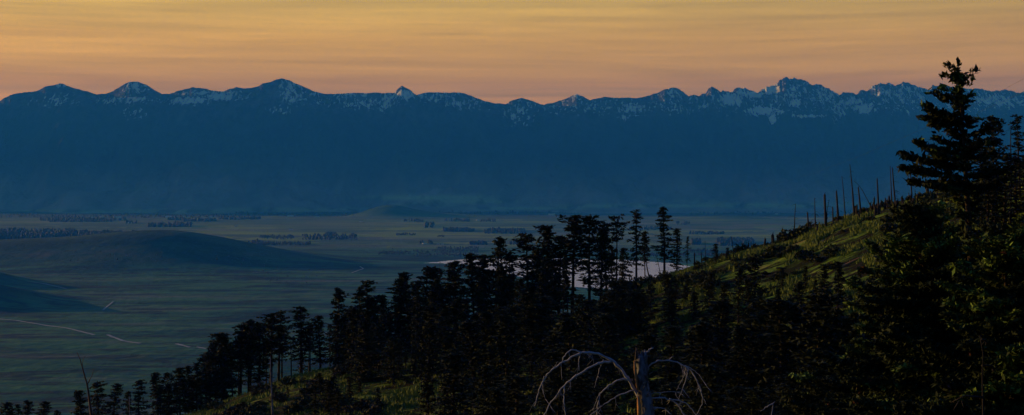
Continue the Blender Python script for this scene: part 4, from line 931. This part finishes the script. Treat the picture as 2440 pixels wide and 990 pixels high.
woodland([(95, 300, 523, 527), (115, 270, 527, 530), (300, 330, 531, 534)], 220, 18, 34, 'thin dark tree line across the far fields at left', 2)
woodland([(352, 465, 538, 542), (410, 440, 536, 541)], 90, 20, 45, 'dark tree group just above the top of the rounded hill', 3, .8)
woodland([(435, 515, 525, 529), (400, 440, 523, 526), (520, 620, 521, 524)], 170, 20, 38, 'tree belt beside the far white buildings left of centre', 4)
woodland([(590, 740, 580, 585), (600, 625, 575, 583)], 150, 12, 22, 'dark tree clump tucked behind the right shoulder of the rounded hill', 5, .7)
woodland([(625, 700, 563, 571), (618, 640, 565, 567)], 80, 10, 20, 'scattered trees above the clump behind the rounded hill', 6)
woodland([(720, 850, 562, 573), (775, 800, 557, 563), (838, 848, 560, 569)], 120, 14, 28, 'farmyard trees on the yellow green fields left of centre', 7)
woodland([(1011, 1020, 536, 544), (1025, 1034, 536, 544)], 22, 26, 40, 'two round dark tree clumps side by side on the open fields', 8, .1)
woodland([(960, 1010, 526, 530), (1060, 1120, 525, 529), (1145, 1180, 526, 530)], 90, 18, 30, 'far tree row below the low distant hill', 9)
woodland([(1055, 1130, 549, 553), (1155, 1250, 549, 558)], 190, 18, 34, 'village trees around the houses right of centre', 10, .3)
woodland([(944, 990, 558, 562), (1042, 1060, 562, 566)], 40, 10, 16, 'low dark hedge in the middle of the fields', 11, .2)
woodland([(1000, 1008, 578, 582), (1020, 1030, 578, 582), (1120, 1160, 580, 584), (1215, 1240, 577, 584)], 80, 14, 26, 'trees by the white barn and on to its right', 12, .3)
woodland([(985, 1140, 598, 613), (1040, 1140, 590, 600), (900, 985, 600, 608)], 420, 5, 13, 'dark riverside thicket along the far bank of the river', 13, .2)
woodland([(1612, 1642, 532, 537), (1500, 1600, 545, 549)], 60, 18, 32, 'small far tree clump right of the tallest ragged fir', 14, .3)
woodland([(1640, 1725, 556, 559)], 70, 14, 24, 'trees among the white farm buildings above the lit crest', 15, .5)
woodland([(1648, 1668, 578, 584), (1708, 1795, 575, 587)], 230, 20, 38, 'dense dark block of trees just above the left part of the lit crest', 16, .1)
woodland([(1640, 1705, 597, 601), (1540, 1700, 606, 612)], 110, 10, 18, 'low tree band on the far river bank right of the tallest fir', 17, .2)
woodland([(1640, 1860, 498, 512), (1880, 2040, 494, 508), (1400, 1600, 500, 508)], 420, 14, 30, 'faint scattered trees at the foot of the mountains at right', 18, .5)
woodland([(-20, 560, 512, 520), (560, 860, 508, 516), (1000, 1400, 500, 512)], 600, 12, 28, 'faint scattered trees at the foot of the mountains at left', 19, .5)
woodland([(330, 385, 598, 632), (500, 590, 590, 625), (160, 330, 598, 625), (540, 760, 610, 680), (880, 960, 590, 620)], 46, 4, 9, 'scattered dark bushes dotting the rounded hill and the flats beside it', 20, 0)

# ------------------------------------------------------------------ farm buildings
def building(px, py, L, w, h, label, seed):
    rng = random.Random(seed); p = ray_valley_fast(px, py); e = obj('farm_building', None, None, tuple(p)); e.rotation_euler = (0, 0, rng.uniform(-.35, .35)); tag(e, label, 'building', 'white farm buildings on the valley floor')
    a, b = L / 2, w / 2; z = -1.0
    V = [(-a, -b, z), (a, -b, z), (a, b, z), (-a, b, z), (-a, -b, h), (a, -b, h), (a, b, h), (-a, b, h), (-a, 0, h * 1.5), (a, 0, h * 1.5)]
    me = bpy.data.meshes.new('wall'); me.from_pydata(V, [], [(0, 1, 5, 4), (2, 3, 7, 6), (1, 2, 6, 9, 5), (3, 0, 4, 8, 7)]); me.materials.append(M['wall']); me.update(); obj('wall', me, e)
    o = .7; k = h * 1.5 + .25; q = h - .15
    V = [(-a - o, -b - o, q), (a + o, -b - o, q), (a + o, 0, k), (-a - o, 0, k), (a + o, b + o, q), (-a - o, b + o, q)]; V += [(x, y, zz + .3) for x, y, zz in V]
    me = bpy.data.meshes.new('roof'); me.from_pydata(V, [], [(0, 1, 2, 3), (3, 2, 4, 5), (9, 8, 7, 6), (11, 10, 8, 9), (0, 6, 7, 1), (4, 10, 11, 5), (0, 3, 9, 6), (3, 5, 11, 9), (1, 7, 8, 2), (2, 8, 10, 4)]); me.materials.append(M['roof']); me.update(); obj('roof', me, e)
BL = [(218, 520, 60, 'white building at the left end of the far building row'), (242, 519, 50, 'white building second from the left end of the far building row'), (280, 520, 85, 'long white shed third in the far building row'), (310, 532, 45, 'pale farmhouse between trees below the far building row'),
 (402, 519, 80, 'long white shed above the top of the rounded hill'), (442, 518, 60, 'white building right of the long shed above the rounded hill'), (501, 519, 55, 'white building in the far tree belt'), (548, 523, 90, 'longest white shed of the far town, right of the tree belt'), (572, 523, 50, 'white building just right of the longest far shed'),
 (692, 517, 70, 'lone bright shed far out between the rounded hill and the distant low hill'), (756, 519, 60, 'lone pale shed left of the distant low hill'), (562, 540, 32, 'small white house on the open field above the right slope of the rounded hill'), (693, 548, 34, 'pinkish white farmhouse on the tan field strip'),
 (767, 567, 20, 'small pale house among the farmyard trees left of centre'), (860, 530, 34, 'small bright house on the field below the distant low hill'), (1012, 582, 30, 'bright white barn between two dark trees over the ridge wood'), (1044, 582, 22, 'small shed right of the bright white barn'), (1055, 583, 18, 'tiny shed furthest right in the white barn row'),
 (1095, 551, 34, 'left white house of the village right of centre'), (1112, 552, 30, 'right white house of the village right of centre'), (1140, 526, 44, 'bright house in the far tree row below the mountains'), (1175, 527, 34, 'pale house at the right end of the far tree row'), (1315, 513, 80, 'long pale building at the mountain foot above the domed pine'),
 (1668, 558, 40, 'left white farm building above the lit crest'), (1690, 558, 48, 'right white farm building above the lit crest'), (1738, 586, 22, 'small white house in front of the dense tree block'), (1765, 586, 18, 'tiny white house right of the one by the dense tree block'), (1850, 511, 40, 'tiny bright building at the mountain foot above the burnt stubs')]
for i, (px, py, L, lab) in enumerate(BL): building(px, py, L, L * .45, max(3.5, L * .16), lab, i)

# ------------------------------------------------------------------ overhead cables
for dy, lab in ((0, 'thin power cable sloping down from the upper right across the mountains'), (16, 'second power cable just below the first at the right edge')):
    pts = [(2560, 120, 140), (2440, 188, 160), (2300, 262, 200), (2180, 316, 245), (2050, 372, 320), (1940, 413, 420), (1830, 444, 600), (1690, 493, 1200), (1590, 530, 2600)]
    if dy: pts = [(2560, 158, 130), (2440, 219, 150), (2400, 238, 170), (2330, 268, 200)] 
    P = np.array([at(a, b + 0, D) for a, b, D in pts]); t = np.arange(len(P)); q = np.linspace(0, len(P) - 1, 60 if not dy else 12)
    Q = np.stack([np.interp(q, t, P[:, i]) for i in range(3)], 1); O = Q[0].copy()
    mb = MB(); mb.tube(Q - O, [.010] * len(Q), 5); tag(obj('power_cable', mb.mesh('power_cable', M['cable']), None, tuple(O)), lab, 'cable', 'overhead cables')
